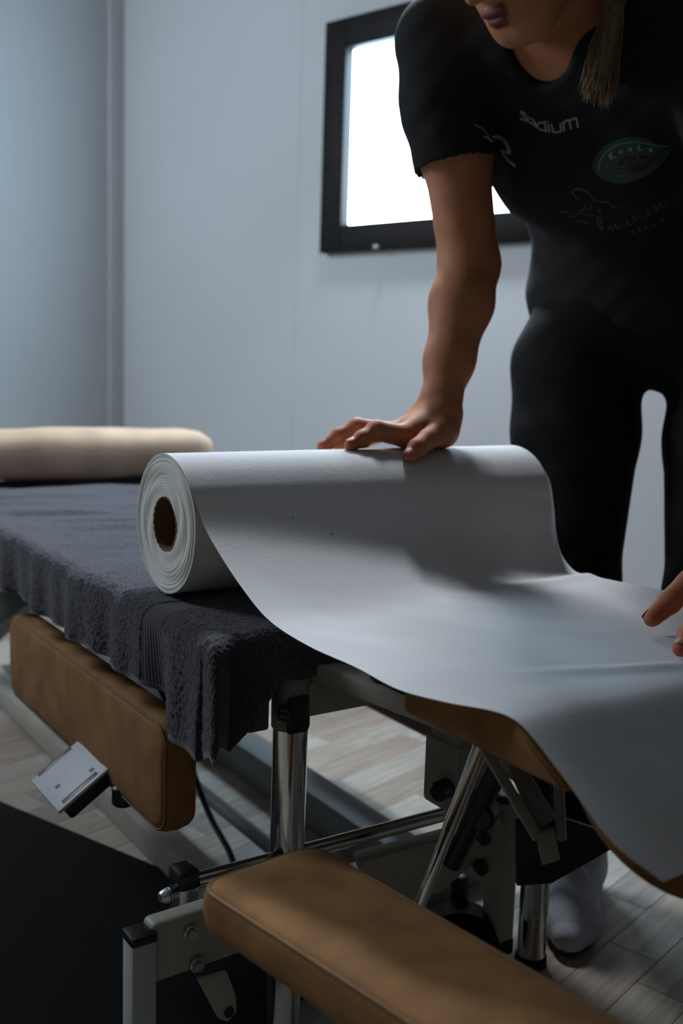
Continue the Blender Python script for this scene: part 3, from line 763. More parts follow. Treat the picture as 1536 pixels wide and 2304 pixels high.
# ------------------------------------------------------------------ paper roll
RC = Vector((0.482, 1.075, 0.5875)); RR = 0.0795; RL = 0.530; RI = 0.0300
def pchip_path(K, m):
    """Catmull-Rom through knots K (n,3), centripetal-ish, m samples per span"""
    K = np.asarray(K, float); out = []
    for i in range(len(K) - 1):
        p0 = K[i - 1] if i else 2 * K[0] - K[1]; p1, p2 = K[i], K[i + 1]; p3 = K[i + 2] if i + 2 < len(K) else 2 * K[-1] - K[-2]
        def tj(a, b): return max(np.linalg.norm(b - a), 1e-5) ** 0.5
        t1 = tj(p0, p1); t2 = t1 + tj(p1, p2); t3 = t2 + tj(p2, p3)
        for u in np.linspace(t1, t2, m, endpoint=False):
            A1 = (t1 - u) / t1 * p0 + u / t1 * p1; A2 = (t2 - u) / (t2 - t1) * p1 + (u - t1) / (t2 - t1) * p2; A3 = (t3 - u) / (t3 - t2) * p2 + (u - t2) / (t3 - t2) * p3
            B1 = (t2 - u) / t2 * A1 + u / t2 * A2; B2 = (t3 - u) / (t3 - t1) * A2 + (u - t1) / (t3 - t1) * A3
            out.append((t2 - u) / (t2 - t1) * B1 + (u - t1) / (t2 - t1) * B2)
    out.append(K[-1]); return np.array(out)
def paper_roll():
    root = empty('paper_roll', (RC.x + RL / 2, RC.y, 0.508), 'white examination paper roll, partly unrolled, with its loose sheet draped over the table end', 'paper roll')
    # wound body: concentric layers with uneven edges at both ends
    n = 120; prof = []
    rr = np.linspace(RI + 0.0015, RR, 76); off = rng.uniform(0, 0.00035, len(rr))
    for k, r in enumerate(rr):
        big = 0.0007 * (1 if k in (38, 39, 60, 61, 62, 70) else 0) + (0.0006 if k > 66 else 0)
        prof.append((off[k] + big - 0.0012 * (r / RR) ** 2, r))
    left = prof; right = [(RL - p[0], p[1]) for p in reversed(prof)]
    allp = left + right
    v = []; f = []
    for j, (x, r) in enumerate(allp):
        for i in range(n):
            a = 2 * PI * i / n
            e = 0.0005 * math.sin(3 * a + r * 300) + 0.0004 * math.sin(5 * a + r * 170)
            v.append((RC.x + x + (e if j < len(prof) else -e), RC.y + r * math.cos(a), RC.z + r * math.sin(a)))
    m = len(allp)
    for j in range(m - 1):
        for i in range(n): f.append((j * n + i, (j + 1) * n + i, (j + 1) * n + (i + 1) % n, j * n + (i + 1) % n))
    for i in range(n): f.append(((m - 1) * n + i, i, (i + 1) % n, (m - 1) * n + (i + 1) % n))
    tag(obj('wound_paper', v, f, M['paper_roll'], root, True, 25))
    mb = MB(); vv = []; ff = []
    for j, (x, r) in enumerate(((-0.0005, RI + 0.0016), (-0.0005, RI), (RL + 0.0005, RI), (RL + 0.0005, RI + 0.0016))):
        for i in range(64):
            a = 2 * PI * i / 64; vv.append((RC.x + x + (0.0006 * math.sin(23 * a) if j in (0, 1) else 0), RC.y + r * math.cos(a), RC.z + r * math.sin(a)))
    for j in range(4):
        for i in range(64): ff.append((j * 64 + i, j * 64 + (i + 1) % 64, ((j + 1) % 4) * 64 + (i + 1) % 64, ((j + 1) % 4) * 64 + i))
    mb.add(vv, ff); mb.build('core', M['cardboard'], root)['label'] = 'brown cardboard core'
    # loose sheet
    def onroll(x, deg, r=RR + 0.0008):
        a = math.radians(deg); return (x, RC.y - r * math.cos(a), RC.z + r * math.sin(a))
    angs = (128, 110, 92, 74, 56, 40)
    NK = [onroll(0.4815, a) for a in angs] + [onroll(0.484, 28), (0.487, 0.984, 0.597), (0.490, 0.958, 0.575), (0.492, 0.908, 0.546), (0.493, 0.8555, 0.525), (0.497, 0.789, 0.515), (0.506, 0.722, 0.5105), (0.505, 0.655, 0.509), (0.519, 0.614, 0.5088), (0.541, 0.572, 0.5085), (0.5450, 0.555, 0.5045), (0.549, 0.512, 0.4775), (0.552, 0.462, 0.4445), (0.572, 0.4335, 0.4235)]
    FK = [onroll(1.0125, a) for a in angs] + [onroll(1.015, 28), (1.016, 0.9935, 0.587), (1.016, 0.987, 0.556), (1.0115, 0.968, 0.527), (1.010, 0.936, 0.5100), (1.010, 0.880, 0.5115), (1.026, 0.80, 0.510), (1.035, 0.70, 0.509), (1.045, 0.62, 0.5088), (1.058, 0.572, 0.5085), (1.060, 0.555, 0.5045), (1.065, 0.512, 0.4775), (1.070, 0.468, 0.4485), (1.085, 0.444, 0.4295)]
    A = pchip_path(NK, 22); B = pchip_path(FK, 22)
    nw = 150; w = np.linspace(0, 1, nw)[None, :, None]
    P = A[:, None] * (1 - w) + B[:, None] * w
    ns = len(A); S = np.linspace(0, len(NK) - 1, ns)[:, None] * np.ones((1, nw)); W = w[0, :, 0][None] * np.ones((ns, 1))
    # the landing line turns into a small sharp fold towards the far edge
    fold = np.exp(-((S - 10.35) / 0.28) ** 2) * np.clip((W - 0.45) / 0.35, 0, 1) * 0.0050
    P[..., 2] += fold
    flat = np.clip((S - 9.6) / 1.0, 0, 1)
    uv0, uv1 = P[..., 0], P[..., 1]
    wr = (vnoise(uv0 * 13, uv1 * 9 + uv0 * 4, 21) - 0.5) * 0.0045 + (vnoise(uv0 * 30 + uv1 * 12, uv1 * 22, 22) - 0.5) * 0.0016
    wr = np.maximum(wr, -0.001)
    P[..., 2] += wr * flat * np.clip(W * 12, 0, 1)
    # ripple running out from under the resting hand
    d = (P[..., 0] - 0.76) * 0.35 + (P[..., 1] - 0.595)
    P[..., 2] += 0.0045 * np.exp(-(d / 0.012) ** 2) * np.clip((P[..., 0] - 0.60) / 0.14, 0, 1) * flat
    # rounded corner of the torn end
    endd = np.clip((S - (len(NK) - 2)) / 1.0, 0, 1)
    me = np_mesh('sheet', P.reshape(-1, 3), grid_faces(ns, nw))
    for (si, wi) in ((150, 0.215), (166, 0.30)):
        j = int(wi * (nw - 1)); c = Vector(P[si, j]); du = (Vector(P[si + 1, j]) - c).normalized(); dv = (Vector(P[si, j + 1]) - c).normalized(); nn = du.cross(dv)
        if nn.z < 0: nn = -nn
        MBs = MB(); MBs.cyl(c + nn * 0.0001, c + nn * 0.0006, 0.0009, n=10); MBs.build('paper_speck', M['black_plastic'], root)
    o = finish('sheet', me, M['paper'], root, True, 0); o['label'] = 'loose sheet of white paper running off the roll'
    return root
paper_roll()

# ------------------------------------------------------------------ person
def unit(v): v = np.array(v, float); return v / np.linalg.norm(v)
person = empty('person', (1.20, 1.02, 0.0), 'person in black T-shirt and trousers leaning over the table with one hand on the roll', 'person')

Rsh, Rel, Rwr = (0.934, 1.178, 1.215), (0.962, 1.131, 0.915), (0.883, 1.084, 0.726)
Lsh, Lel, Lwr = (1.120, 0.840, 1.130), (1.115, 0.745, 0.845), (0.990, 0.680, 0.592)
neck0 = np.array((1.055, 1.040, 1.205)); hipc = np.array((1.300, 1.100, 0.880))
# head frame: u towards the crown, g gaze, l to the person's left
hd = unit((-1.0, 0.02, 0)); pitch = math.radians(48)
HG = hd * math.cos(pitch) + np.array((0, 0, -math.sin(pitch))); HU = hd * math.sin(pitch) + np.array((0, 0, math.cos(pitch)))
HL = np.cross(HG, HU) * -1.0
HC = np.array((0.918, 0.999, 1.176)) + HU * 0.112 - HG * 0.078
def hp(l, u, g): return tuple(HC + HL * l + HU * u + HG * g)
HR = (HL, HU, HG)
# torso frame
TA = unit(neck0 - hipc); TL = np.array(Lsh) - np.array(Rsh); TL = unit(TL - TA * (TL @ TA)); TF = np.cross(TL, TA)
if TF[0] > 0: TF = -TF
TR = (TL, TA, TF)
def tp(base, l, a, f): return tuple(np.array(base) + TL * l + TA * a + TF * f)
chest = tuple(neck0 + (hipc - neck0) * 0.22); ribs = tuple(neck0 + (hipc - neck0) * 0.45); waist = (1.243, 1.092, 0.945)

# hands (joints in metres)
H_R = dict(index=[(0.812, 1.066, 0.684), (0.770, 1.071, 0.691), (0.747, 1.069, 0.681), (0.7285, 1.0675, 0.6735)],
           middle=[(0.8235, 1.097, 0.686), (0.7685, 1.1123, 0.6915), (0.7438, 1.1175, 0.6805), (0.722, 1.1203, 0.6670)],
           ring=[(0.8377, 1.1230, 0.6847), (0.7968, 1.1383, 0.6842), (0.777, 1.1405, 0.6759), (0.7614, 1.1432, 0.6640)],
           pinky=[(0.8553, 1.141, 0.6814), (0.8268, 1.1565, 0.6757), (0.8133, 1.1581, 0.6678), (0.8009, 1.1588, 0.6589)],
           thumb=[(0.862, 1.051, 0.690), (0.829, 1.040, 0.6815), (0.807, 1.033, 0.6715), (0.7925, 1.0290, 0.6625)])
H_L = dict(thumb=[(0.9253, 0.6780, 0.572), (0.9000, 0.6800, 0.558), (0.8690, 0.6790, 0.5405), (0.8430, 0.6780, 0.5265)],
           index=[(0.9116, 0.6391, 0.554), (0.8482, 0.6247, 0.5409), (0.8215, 0.6160, 0.5258), (0.8001, 0.6075, 0.5180)],
           middle=[(0.9173, 0.6173, 0.5556), (0.8491, 0.5955, 0.5404), (0.8188, 0.5890, 0.5263), (0.7969, 0.5840, 0.5187)],
           ring=[(0.9224, 0.5958, 0.5573), (0.8607, 0.5685, 0.5429), (0.8352, 0.5589, 0.5292), (0.8164, 0.5519, 0.5189)],
           pinky=[(0.9317, 0.5779, 0.5571), (0.8789, 0.5502, 0.546), (0.8583, 0.5401, 0.5345), (0.8427, 0.5322, 0.524)])
RAD = dict(index=(0.0146, 0.0128, 0.0102, 0.0082), middle=(0.0142, 0.0126, 0.0102, 0.0084), ring=(0.0118, 0.0104, 0.0086, 0.0072), pinky=(0.0105, 0.0090, 0.0076, 0.0064), thumb=(0.0165, 0.0130, 0.0122, 0.0090))

body = SDF()
# legs and pelvis (inside the trousers)
Rhip, Rkn, Ran = (1.214, 1.158, 0.80), (1.168, 1.098, 0.44), (1.128, 1.012, 0.10)
Lhip, Lkn, Lan = (1.360, 0.968, 0.80), (1.275, 0.915, 0.44), (1.250, 0.850, 0.10)
for h_, k_, a_ in ((Rhip, Rkn, Ran), (Lhip, Lkn, Lan)):
    body.cone(h_, k_, 0.080, 0.052, 0.03).cone(k_, a_, 0.050, 0.032, 0.02)
body.cone(Ran, (1.128, 1.007, 0.045), 0.032, 0.030, 0.02).cone((1.135, 1.012, 0.034), (1.018, 0.915, 0.026), 0.027, 0.022, 0.02).cone((1.03, 0.93, 0.026), (0.992, 0.895, 0.020), 0.024, 0.013, 0.02)
body.cone(Lan, (1.250, 0.845, 0.045), 0.032, 0.030, 0.02).cone((1.257, 0.850, 0.034), (1.140, 0.762, 0.026), 0.027, 0.022, 0.02).cone((1.15, 0.77, 0.026), (1.112, 0.74, 0.020), 0.024, 0.013, 0.02)
body.ell(hipc, (0.150, 0.11, 0.100), TR, 0.05).ell(waist, (0.118, 0.11, 0.088), TR, 0.06).ell(ribs, (0.135, 0.12, 0.092), TR, 0.05).ell(chest, (0.152, 0.11, 0.094), TR, 0.05)
body.cone(Rsh, Lsh, 0.046, 0.046, 0.05).cone(neck0, hp(0, -0.045, -0.030), 0.056, 0.049, 0.05)
# arms
def arm_sdf(s, sh, el, wr):
    sh, el, wr = map(np.array, (sh, el, wr))
    m1 = sh + (el - sh) * 0.45; f1 = el + (wr - el) * 0.28; f2 = el + (wr - el) * 0.70
    s.chain([sh, m1, el], [0.050, 0.0470, 0.0400], 0.03)
    s.chain([el, f1, f2, wr], [0.0400, 0.0420, 0.0320, 0.0255], 0.018)
arm_sdf(body, Rsh, Rel, Rwr); arm_sdf(body, Lsh, Lel, Lwr)
# right hand: heel, knuckle bridge, fingers
def hand_sdf(s, H, wr, heel, side):
    wr = np.array(wr)
    s.cone(wr, heel, 0.0255, 0.0195, 0.016)
    for nme in ('index', 'middle', 'ring', 'pinky'):
        s.cone(np.array(heel) * 0.45 + wr * 0.55, H[nme][0], 0.0205, RAD[nme][0] * 1.04, 0.014)
    for a, b in (('index', 'middle'), ('middle', 'ring'), ('ring', 'pinky')): s.cone(H[a][0], H[b][0], 0.0108, 0.0105, 0.006)
    s.cone(heel, H['thumb'][0], 0.0200, RAD['thumb'][0], 0.014)
    s.cone(H['thumb'][0], np.array(H['index'][0]) * 0.6 + np.array(heel) * 0.4, 0.0125, 0.0095, 0.012)
    for nme in ('thumb', 'index', 'middle', 'ring', 'pinky'):
        P, r = H[nme], RAD[nme]
        for i in range(3): s.cone(P[i], P[i + 1], r[i] * (0.95 if i and nme != 'thumb' else 1.0), r[i + 1], 0.0035)
        for i in ((1, 2) if nme != 'thumb' else ()): s.cone(P[i], P[i], r[i] * 1.03, r[i] * 1.03, 0.005)           # knuckle swellings
hand_sdf(body, H_R, Rwr, (0.872, 1.064, 0.690), 1)
body.ell((0.8735, 1.104, 0.712), (0.018, 0.018, 0.016), None, 0.014)       # wrist bone
hand_sdf(body, H_L, Lwr, (0.955, 0.655, 0.560), -1)
# extensor ridges and creases on the back of the right hand
for nme in ('index', 'middle', 'ring'):
    a = np.array(H_R[nme][0]) + (0, 0, 0.0065); b = np.array(Rwr) * 0.8 + np.array(H_R[nme][0]) * 0.2 + np.array((0, 0, 0.004))
    body.cone(a, b, 0.0055, 0.004, 0.009)
for q in range(4):
    x0 = 0.829 + 0.008 * q
    body.cone((x0, 1.070, 0.6965 + 0.0028 * q), (x0 + 0.004, 1.050, 0.684 + 0.002 * q), 0.0011, 0.0006, 0.003, -1)
# head
body.ell(hp(0, 0.030, -0.012), (0.074, 0.092, 0.094), HR, 0.02)
body.ell(hp(0, -0.032, 0.030), (0.060, 0.078, 0.062), HR, 0.03)
body.ell(hp(0, -0.075, 0.048), (0.045, 0.040, 0.042), HR, 0.03)
body.cone(hp(-0.013, -0.100, 0.072), hp(0.013, -0.100, 0.072), 0.0180, 0.0180, 0.022)
body.cone(hp(0.052, -0.035, -0.01), hp(0.020, -0.095, 0.055), 0.020, 0.020, 0.03).cone(hp(-0.052, -0.035, -0.01), hp(-0.020, -0.095, 0.055), 0.020, 0.020, 0.03)
for sg in (-1, 1):
    body.ell(hp(sg * 0.036, -0.020, 0.066), (0.022, 0.020, 0.016), HR, 0.02)
    body.ell(hp(sg * 0.033, 0.012, 0.096), (0.017, 0.009, 0.012), HR, 0.012, -1)
    body.ell(hp(sg * 0.031, 0.010, 0.074), (0.0135, 0.0125, 0.0125), HR, 0.002)
    body.cone(hp(sg * 0.014, 0.034, 0.085), hp(sg * 0.044, 0.036, 0.074), 0.008, 0.006, 0.012)
    body.ell(hp(sg * 0.073, -0.010, -0.008), (0.010, 0.030, 0.018), HR, 0.006).ell(hp(sg * 0.080, -0.008, -0.004), (0.006, 0.018, 0.010), HR, 0.006, -1)
body.cone(hp(0, 0.014, 0.086), hp(0, -0.030, 0.108), 0.0075, 0.0105, 0.010)
for sg in (-1, 1):
    body.ell(hp(sg * 0.0125, -0.034, 0.098), (0.0080, 0.0075, 0.0100), HR, 0.006)
    body.ell(hp(sg * 0.0065, -0.0425, 0.103), (0.0034, 0.0028, 0.0048), HR, 0.002, -1)
body.ell(hp(-0.007, -0.0610, 0.0925), (0.017, 0.0062, 0.0085), HR, 0.004).ell(hp(0.007, -0.0610, 0.0925), (0.017, 0.0062, 0.0085), HR, 0.004)
body.ell(hp(0, -0.0735, 0.0915), (0.0195, 0.0075, 0.0092), HR, 0.004)
body.ell(hp(0, -0.0668, 0.1000), (0.023, 0.0013, 0.008), HR, 0.0015, -1)
me, pos = body.mesh('body', 0.0027)
def near(pos, c, r):
    return np.clip(1 - np.linalg.norm(pos - np.array(c), axis=1) / r, 0, 1)
bl = np.zeros(len(pos))
for H in (H_R, H_L):
    for nme in H:
        P = H[nme]
        bl = np.maximum(bl, 0.9 * np.sqrt(near(pos, P[3], 0.022))); bl = np.maximum(bl, 0.45 * near(pos, P[1], 0.022)); bl = np.maximum(bl, 0.55 * near(pos, P[2], 0.022))
lp = np.maximum(np.maximum(near(pos, hp(-0.009, -0.0615, 0.100), 0.0165), near(pos, hp(0.009, -0.0615, 0.100), 0.0165)), near(pos, hp(0, -0.0735, 0.099), 0.0185))
lp = np.clip(lp * 4, 0, 1)
lc = (pos - HC) @ HU
lp *= (lc < -0.0545) & (lc > -0.0825)
for nm, arr in (('blush', bl), ('lip', lp)):
    at = me.attributes.new(nm, 'FLOAT', 'POINT'); at.data.foreach_set('value', np.zeros(len(me.vertices), np.float32) + arr.astype(np.float32)[:len(me.vertices)])
body_o = finish('body', me, M['skin'], person, True, 0)
body_o['label'] = 'skin of face, neck, arms and hands'

# fingernails
def nail(P, dirn, upn, w, L, r):
    d = unit(np.array(P[3]) - np.array(P[2])); upn = unit(np.array(upn) - d * (np.array(upn) @ d)); sd = np.cross(d, upn)
    v = []; n, m = 9, 9; c = np.array(P[3]) - d * 0.0015
    for i in range(n):
        for j in range(m):
            x = -1 + 2 * i / (n - 1); y = -1 + 2 * j / (m - 1)
            q = math.sqrt(1 - 0.5 * y * y); p = math.sqrt(1 - 0.5 * x * x)
            ang = y * p * w / r
            v.append(tuple(c + d * (x * q * L) + upn * (math.cos(ang) * (r + 0.0007) - 0.0004 * x * x) + sd * (math.sin(ang) * (r + 0.0007))))
    me = np_mesh('fingernail', np.array(v), grid_faces(n, m))
    o = finish('fingernail', me, M['nail'], person, True, 0)
for nme in ('index', 'middle', 'ring', 'pinky'):
    nail(H_R[nme], None, (-0.35, -0.15, 1), 0.0056, 0.0056, RAD[nme][3]); nail(H_L[nme], None, (-0.35, 0.0, 1), 0.0056, 0.0056, RAD[nme][3])
nail(H_R['thumb'], None, (-0.3, -0.75, 0.9), 0.0066, 0.0068, RAD['thumb'][3]); nail(H_L['thumb'], None, (0.1, 0.9, 0.45), 0.0060, 0.0062, RAD['thumb'][3])
for sg in (-1, 1):
    mb = MB(); c = Vector(hp(sg * 0.031, 0.006, 0.0785)); bm = bmesh.new(); bmesh.ops.create_uvsphere(bm, u_segments=16, v_segments=12, radius=0.0095)
    for v in bm.verts: v.co += c
    mb.bm(bm); mb.build('eye', M['eye'], person)

# T-shirt
shirt = SDF()
shirt.ell((np.array(waist) + hipc) / 2, (0.158, 0.10, 0.108), TR, 0.06).ell(hipc + TA * 0.015, (0.184, 0.125, 0.118), TR, 0.07).ell(waist, (0.122, 0.12, 0.100), TR, 0.06).ell(ribs, (0.132, 0.13, 0.106), TR, 0.05).ell(chest, (0.166, 0.12, 0.106), TR, 0.05)
for sg in (-1, 1): shirt.ell(tp(chest, sg * 0.072, -0.055, 0.068), (0.066, 0.066, 0.054), TR, 0.04)
shirt.cone(Rsh, Lsh, 0.056, 0.056, 0.05)
for sh, el in ((Rsh, Rel), (Lsh, Lel)):
    sh, el = np.array(sh), np.array(el); hem = sh + (el - sh) * 0.46
    shirt.chain([sh, sh + (hem - sh) * 0.55, hem + (el - sh) * 0.10], [0.0605, 0.0630, 0.0610], 0.03)
# drape from armpit to waist on the side of the reaching arm
shirt.cone(tp(chest, -0.125, -0.01, 0.0), tp(waist, -0.10, 0.0, 0.0), 0.036, 0.030, 0.04)
shirt.cone(neck0 - TF * 0.035 + TA * 0.01, np.array(Lsh) - TF * 0.03 + (0, 0, 0.045), 0.070, 0.060, 0.04)
for sh, el in ((Rsh, Rel), (Lsh, Lel)):
    sh, el = np.array(sh), np.array(el); d = unit(el - sh); hem = sh + (el - sh) * 0.46
    shirt.cone(hem + d * 0.072, hem + d * 0.12, 0.072, 0.072, 0.003, -1)
# neckline
shirt.cone(neck0 + TA * 0.02 + TF * 0.01, hp(0, -0.05, -0.03), 0.066, 0.10, 0.006, -1)
shirt.cone(neck0 + TF * 0.060 + TA * 0.06, tp(neck0, 0, 0.030, 0.105), 0.056, 0.036, 0.01, -1)
def wr_shirt(Xp):
    a = (Xp - neck0) @ TA; l = (Xp - neck0) @ TL
    w = 0.0016 * np.sin(a * 60 + l * 25 + 1.0) * np.sin(l * 38 + a * 18) + 0.0008 * np.sin(a * 140 - l * 90)
    return Xp + w[:, None] * TF
me, _ = shirt.mesh('t_shirt', 0.0036, warp=wr_shirt)
shirt_o = finish('t_shirt', me, M['shirt'], person, True, 0); shirt_o['label'] = 'black short-sleeved T-shirt'

# trousers
pants = SDF()
pants.ell(hipc + (0, 0, 0.01), (0.182, 0.105, 0.122), TR, 0.04)
hips = []
for h_, k_, a_ in ((Rhip, Rkn, Ran), (Lhip, Lkn, Lan)):
    w_ = np.array(waist) * 0.80 + np.array(h_) * 0.20; t_ = np.array(h_) + (0, 0, -0.02)
    pants.cone(w_ + (0, 0, -0.01), t_, 0.088, 0.100, 0.05)
for h_, k_, a_ in ((Rhip, Rkn, Ran), (Lhip, Lkn, Lan)):
    a2 = np.array(a_) + np.array((0, 0, 0.01)); t_ = np.array(h_) + (0, 0, -0.02); th_ = np.array(h_) * 0.66 + np.array(k_) * 0.34
    pants.chain([t_, th_, k_], [0.100, 0.098, 0.070], 0.012).cone(k_, a2, 0.070, 0.058, 0.03)
for a_ in (Ran, Lan): pants.ell(np.array(a_) + (0, 0, -0.048), (0.09, 0.09, 0.055), None, 0.004, -1)
def wr_pants(Xp):
    w = 0.003 * np.sin(Xp[:, 2] * 70 + Xp[:, 0] * 30) * np.sin(Xp[:, 1] * 45)
    return Xp + w[:, None] * np.array((-0.7, -0.6, 0.2))
me, _ = pants.mesh('trousers', 0.005, warp=wr_pants)
finish('trousers', me, M['pants'], person, True, 0)['label'] = 'black trousers'

# socks
for a_, heel, ball, toe in ((Ran, (1.135, 1.012, 0.036), (1.018, 0.915, 0.028), (0.990, 0.893, 0.022)), (Lan, (1.257, 0.850, 0.036), (1.140, 0.762, 0.028), (1.112, 0.738, 0.022))):
    s = SDF()
    s.cone(np.array(a_) + (0, 0, 0.03), (heel[0] - 0.006, heel[1] - 0.005, 0.045), 0.036, 0.035, 0.03).cone(heel, ball, 0.034, 0.031, 0.03).cone(ball, toe, 0.033, 0.022, 0.02).cone((heel[0] - 0.03, heel[1] - 0.025, 0.07), ball, 0.032, 0.026, 0.03)
    me, pos = s.mesh('sock', 0.0035, clip=lambda Xq: 0.002 - Xq[:, 2])
    F = np.empty(len(me.polygons) * 4, np.int32); me.polygons.foreach_get('vertices', F); zf = pos[F.reshape(-1, 4)][:, :, 2].mean(1)
    finish('sock', me, None, person, True, 0, [M['sock'], M['sole']], (zf < 0.013).astype(np.int32))['label'] = 'white sock with a dark sole'

# hair, hair tie, ponytail
hs = SDF()
hs.ell(hp(0, 0.034, -0.016), (0.080, 0.098, 0.099), HR, 0.02).ell(hp(0, -0.02, -0.055), (0.062, 0.060, 0.050), HR, 0.04)
hs.ell(hp(0, -0.045, 0.090), (0.078, 0.118, 0.085), HR, 0.008, -1)
hs.ell(hp(0, -0.12, -0.02), (0.075, 0.075, 0.085), HR, 0.01, -1)
tie = np.array((1.016, 0.943, 1.226)); tail = np.array((0.975, 0.926, 1.096))
hs.chain([hp(0.03, 0.0, -0.090), hp(0.055, -0.045, -0.085), tie + (0.0, 0.01, 0.03)], [0.030, 0.024, 0.014], 0.03)
def wr_hair(Xq):
    l = (Xq - HC) @ HL; u = (Xq - HC) @ HU; g = (Xq - HC) @ HG
    f = l - 0.035 * (0.09 - g) / 0.18                              # strands sweep back towards the tie
    w = 0.0016 * np.sin(f * 620 + 3 * np.sin(g * 30)) + 0.0010 * np.sin(f * 1130 + g * 60)
    return Xq + w[:, None] * HU + (0.5 * w)[:, None] * HL
me, _ = hs.mesh('hair', 0.0026, warp=wr_hair)
finish('hair', me, M['hair'], person, True, 0)['label'] = 'blond hair tied back'
td = unit(tail - tie); ta = unit(np.cross(td, (CF.x, CF.y, CF.z))); tb = np.cross(td, ta)
mb = MB(); mb.tube([tie + td * x for x in (-0.016, 0.0, 0.03, 0.07, 0.10, 0.118)], [0.0105, 0.009, 0.011, 0.0145, 0.013, 0.006], 14)
for k in range(330):
    a = rng.uniform(0, 2 * PI); q = math.sqrt(rng.uniform(0.15, 1)); L = rng.uniform(0.112, 0.142) if rng.uniform() > 0.15 else rng.uniform(0.07, 0.12)
    o1 = rng.normal(0, 0.0016, 2); o2 = rng.normal(0, 0.003, 2); pts = []; ra = []
    for i in range(9):
        s = i / 8; sp = 0.0085 + (0.021 - 0.0085) * min(1, s * 1.35) ** 1.1; spb = 0.008 + 0.006 * min(1, s * 1.4)
        x = math.cos(a) * q * sp + o1[0] * math.sin(s * 6) + o2[0] * s; y = math.sin(a) * q * spb + o1[1] * math.sin(s * 5 + 1) + o2[1] * s
        pts.append(tie + td * (s * L - 0.004) + ta * x + tb * y); ra.append(0.0009 * (1 - 0.55 * s))
    mb.tube(pts, ra, 4)
po_ = mb.build('ponytail', M['hair'], person, True, 0); po_['kind'] = 'stuff'
mb = MB()
for k in range(4):
    c = tie + td * (-0.010 + 0.0048 * k)
    mb.tube([c + ta * (0.0112 * math.cos(t)) + tb * (0.0108 * math.sin(t)) + td * 0.0006 * math.sin(2 * t + k) for t in np.linspace(0, 2 * PI, 28, endpoint=False)], 0.0024, 8, closed=True)
mb.build('hair_tie', M['hair_tie'], person)['label'] = 'beige cord hair tie'

# ------------------------------------------------------------------ prints on the shirt, laid onto the cloth
sv = np.empty(len(shirt_o.data.vertices) * 3); shirt_o.data.vertices.foreach_get('co', sv); sv = sv.reshape(-1, 3)
bvh = BVHTree.FromPolygons([tuple(v) for v in sv], [tuple(p.vertices) for p in shirt_o.data.polygons])
PJ = Vector((0, 0, 0.775))                       # the print stencil hangs one metre in front of the chest
def on_shirt(x, y, lift):
    d = (CF + CR * ((x - 768) / 2327.0) + CD * ((y - 1152) / 2327.0)).normalized()
    h = bvh.ray_cast(PJ, d)
    if h[0] is None: return None
    n = h[1] if h[1].dot(d) < 0 else -h[1]
    return h[0] + n * lift
class Print:
    def __init__(s): s.v = []; s.f = []
    def stroke(s, pts, w, lift=0.0009, closed=False):
        pts = [np.array(p, float) for p in pts]
        if closed: pts = pts + [pts[0]]
        fine = [pts[0]]
        for a, b in zip(pts[:-1], pts[1:]):
            m = max(1, int(np.linalg.norm(b - a) / 2.5)); fine += [a + (b - a) * k / m for k in range(1, m + 1)]
        prev = None; N = len(fine)
        for i, p in enumerate(fine):
            t = fine[min(i + 1, N - 1)] - fine[max(i - 1, 0)]; t = t / (np.linalg.norm(t) + 1e-9); q = np.array((-t[1], t[0]))
            ww = w(i / (N - 1)) if callable(w) else w
            A = on_shirt(*(p + q * ww / 2), lift); B = on_shirt(*(p - q * ww / 2), lift)
            if A is None or B is None: prev = None; continue
            s.v += [A, B]; k = len(s.v)
            if prev is not None and (A - s.v[prev]).length < 0.02: s.f.append((prev, prev + 1, k - 1, k - 2))
            prev = k - 2
    def fill(s, poly, lift=0.0005, rings=8):
        P = []
        for i in range(len(poly)):
            a, b = np.array(poly[i], float), np.array(poly[(i + 1) % len(poly)], float); m = max(1, int(np.linalg.norm(b - a) / 5))
            P += [a + (b - a) * k / m for k in range(m)]
        c = np.mean(P, axis=0); n = len(P); ids = []
        for r in range(rings + 1):
            row = []
            for p in P:
                h = on_shirt(*(c + (p - c) * (r / rings)), lift); row.append(None if h is None else len(s.v))
                if h is not None: s.v.append(h)
            ids.append(row)
        for r in range(rings):
            for i in range(n):
                q = (ids[r][i], ids[r][(i + 1) % n], ids[r + 1][(i + 1) % n], ids[r + 1][i])
                if None not in q: s.f.append(q)
    def build(s, name, m, label):
        if not s.f: return
        o = obj(name, s.v, s.f, m, shirt_o, True, 0); o['label'] = label
def zm(x0, y0, sc): return lambda *pts: [(x0 + sc * x, y0 + sc * y) for x, y in pts]
A4 = zm(1050, 230, 300 / 1536.0); B4 = zm(1250, 280, 286 / 1536.0)
pr = Print()
for q, w in (([(688, 142), (640, 105), (622, 98), (620, 112), (660, 158), (695, 196), (700, 214), (672, 206), (614, 182)], 3.0),
             ([(706, 150), (708, 190), (720, 236)], 2.6), ([(730, 178), (770, 200), (790, 232), (803, 285)], 2.8), ([(792, 250), (742, 222), (733, 236), (800, 282)], 2.4),
             ([(900, 212), (916, 342)], 4.0), ([(892, 236), (838, 232), (815, 258), (822, 300), (908, 332)], 3.6),
             ([(940, 252), (955, 345)], 4.0), ([(937, 218), (940, 234)], 4.0), ([(978, 248), (996, 336), (1020, 345), (1088, 332)], 4.0), ([(1076, 234), (1092, 336)], 4.0),
             ([(1108, 222), (1126, 332)], 4.0), ([(1118, 232), (1150, 206), (1180, 200), (1202, 306)], 4.0), ([(1190, 208), (1225, 184), (1262, 180), (1282, 290)], 4.0)):
    pr.stroke(A4(*q), w)
pr.build('printed_word', M['print_white'], 'white lettering stadium across the chest')
pr = Print()
pr.stroke(A4((85, 252), (120, 280), (160, 297), (205, 335), (235, 380), (262, 420), (300, 470)), 2.2)
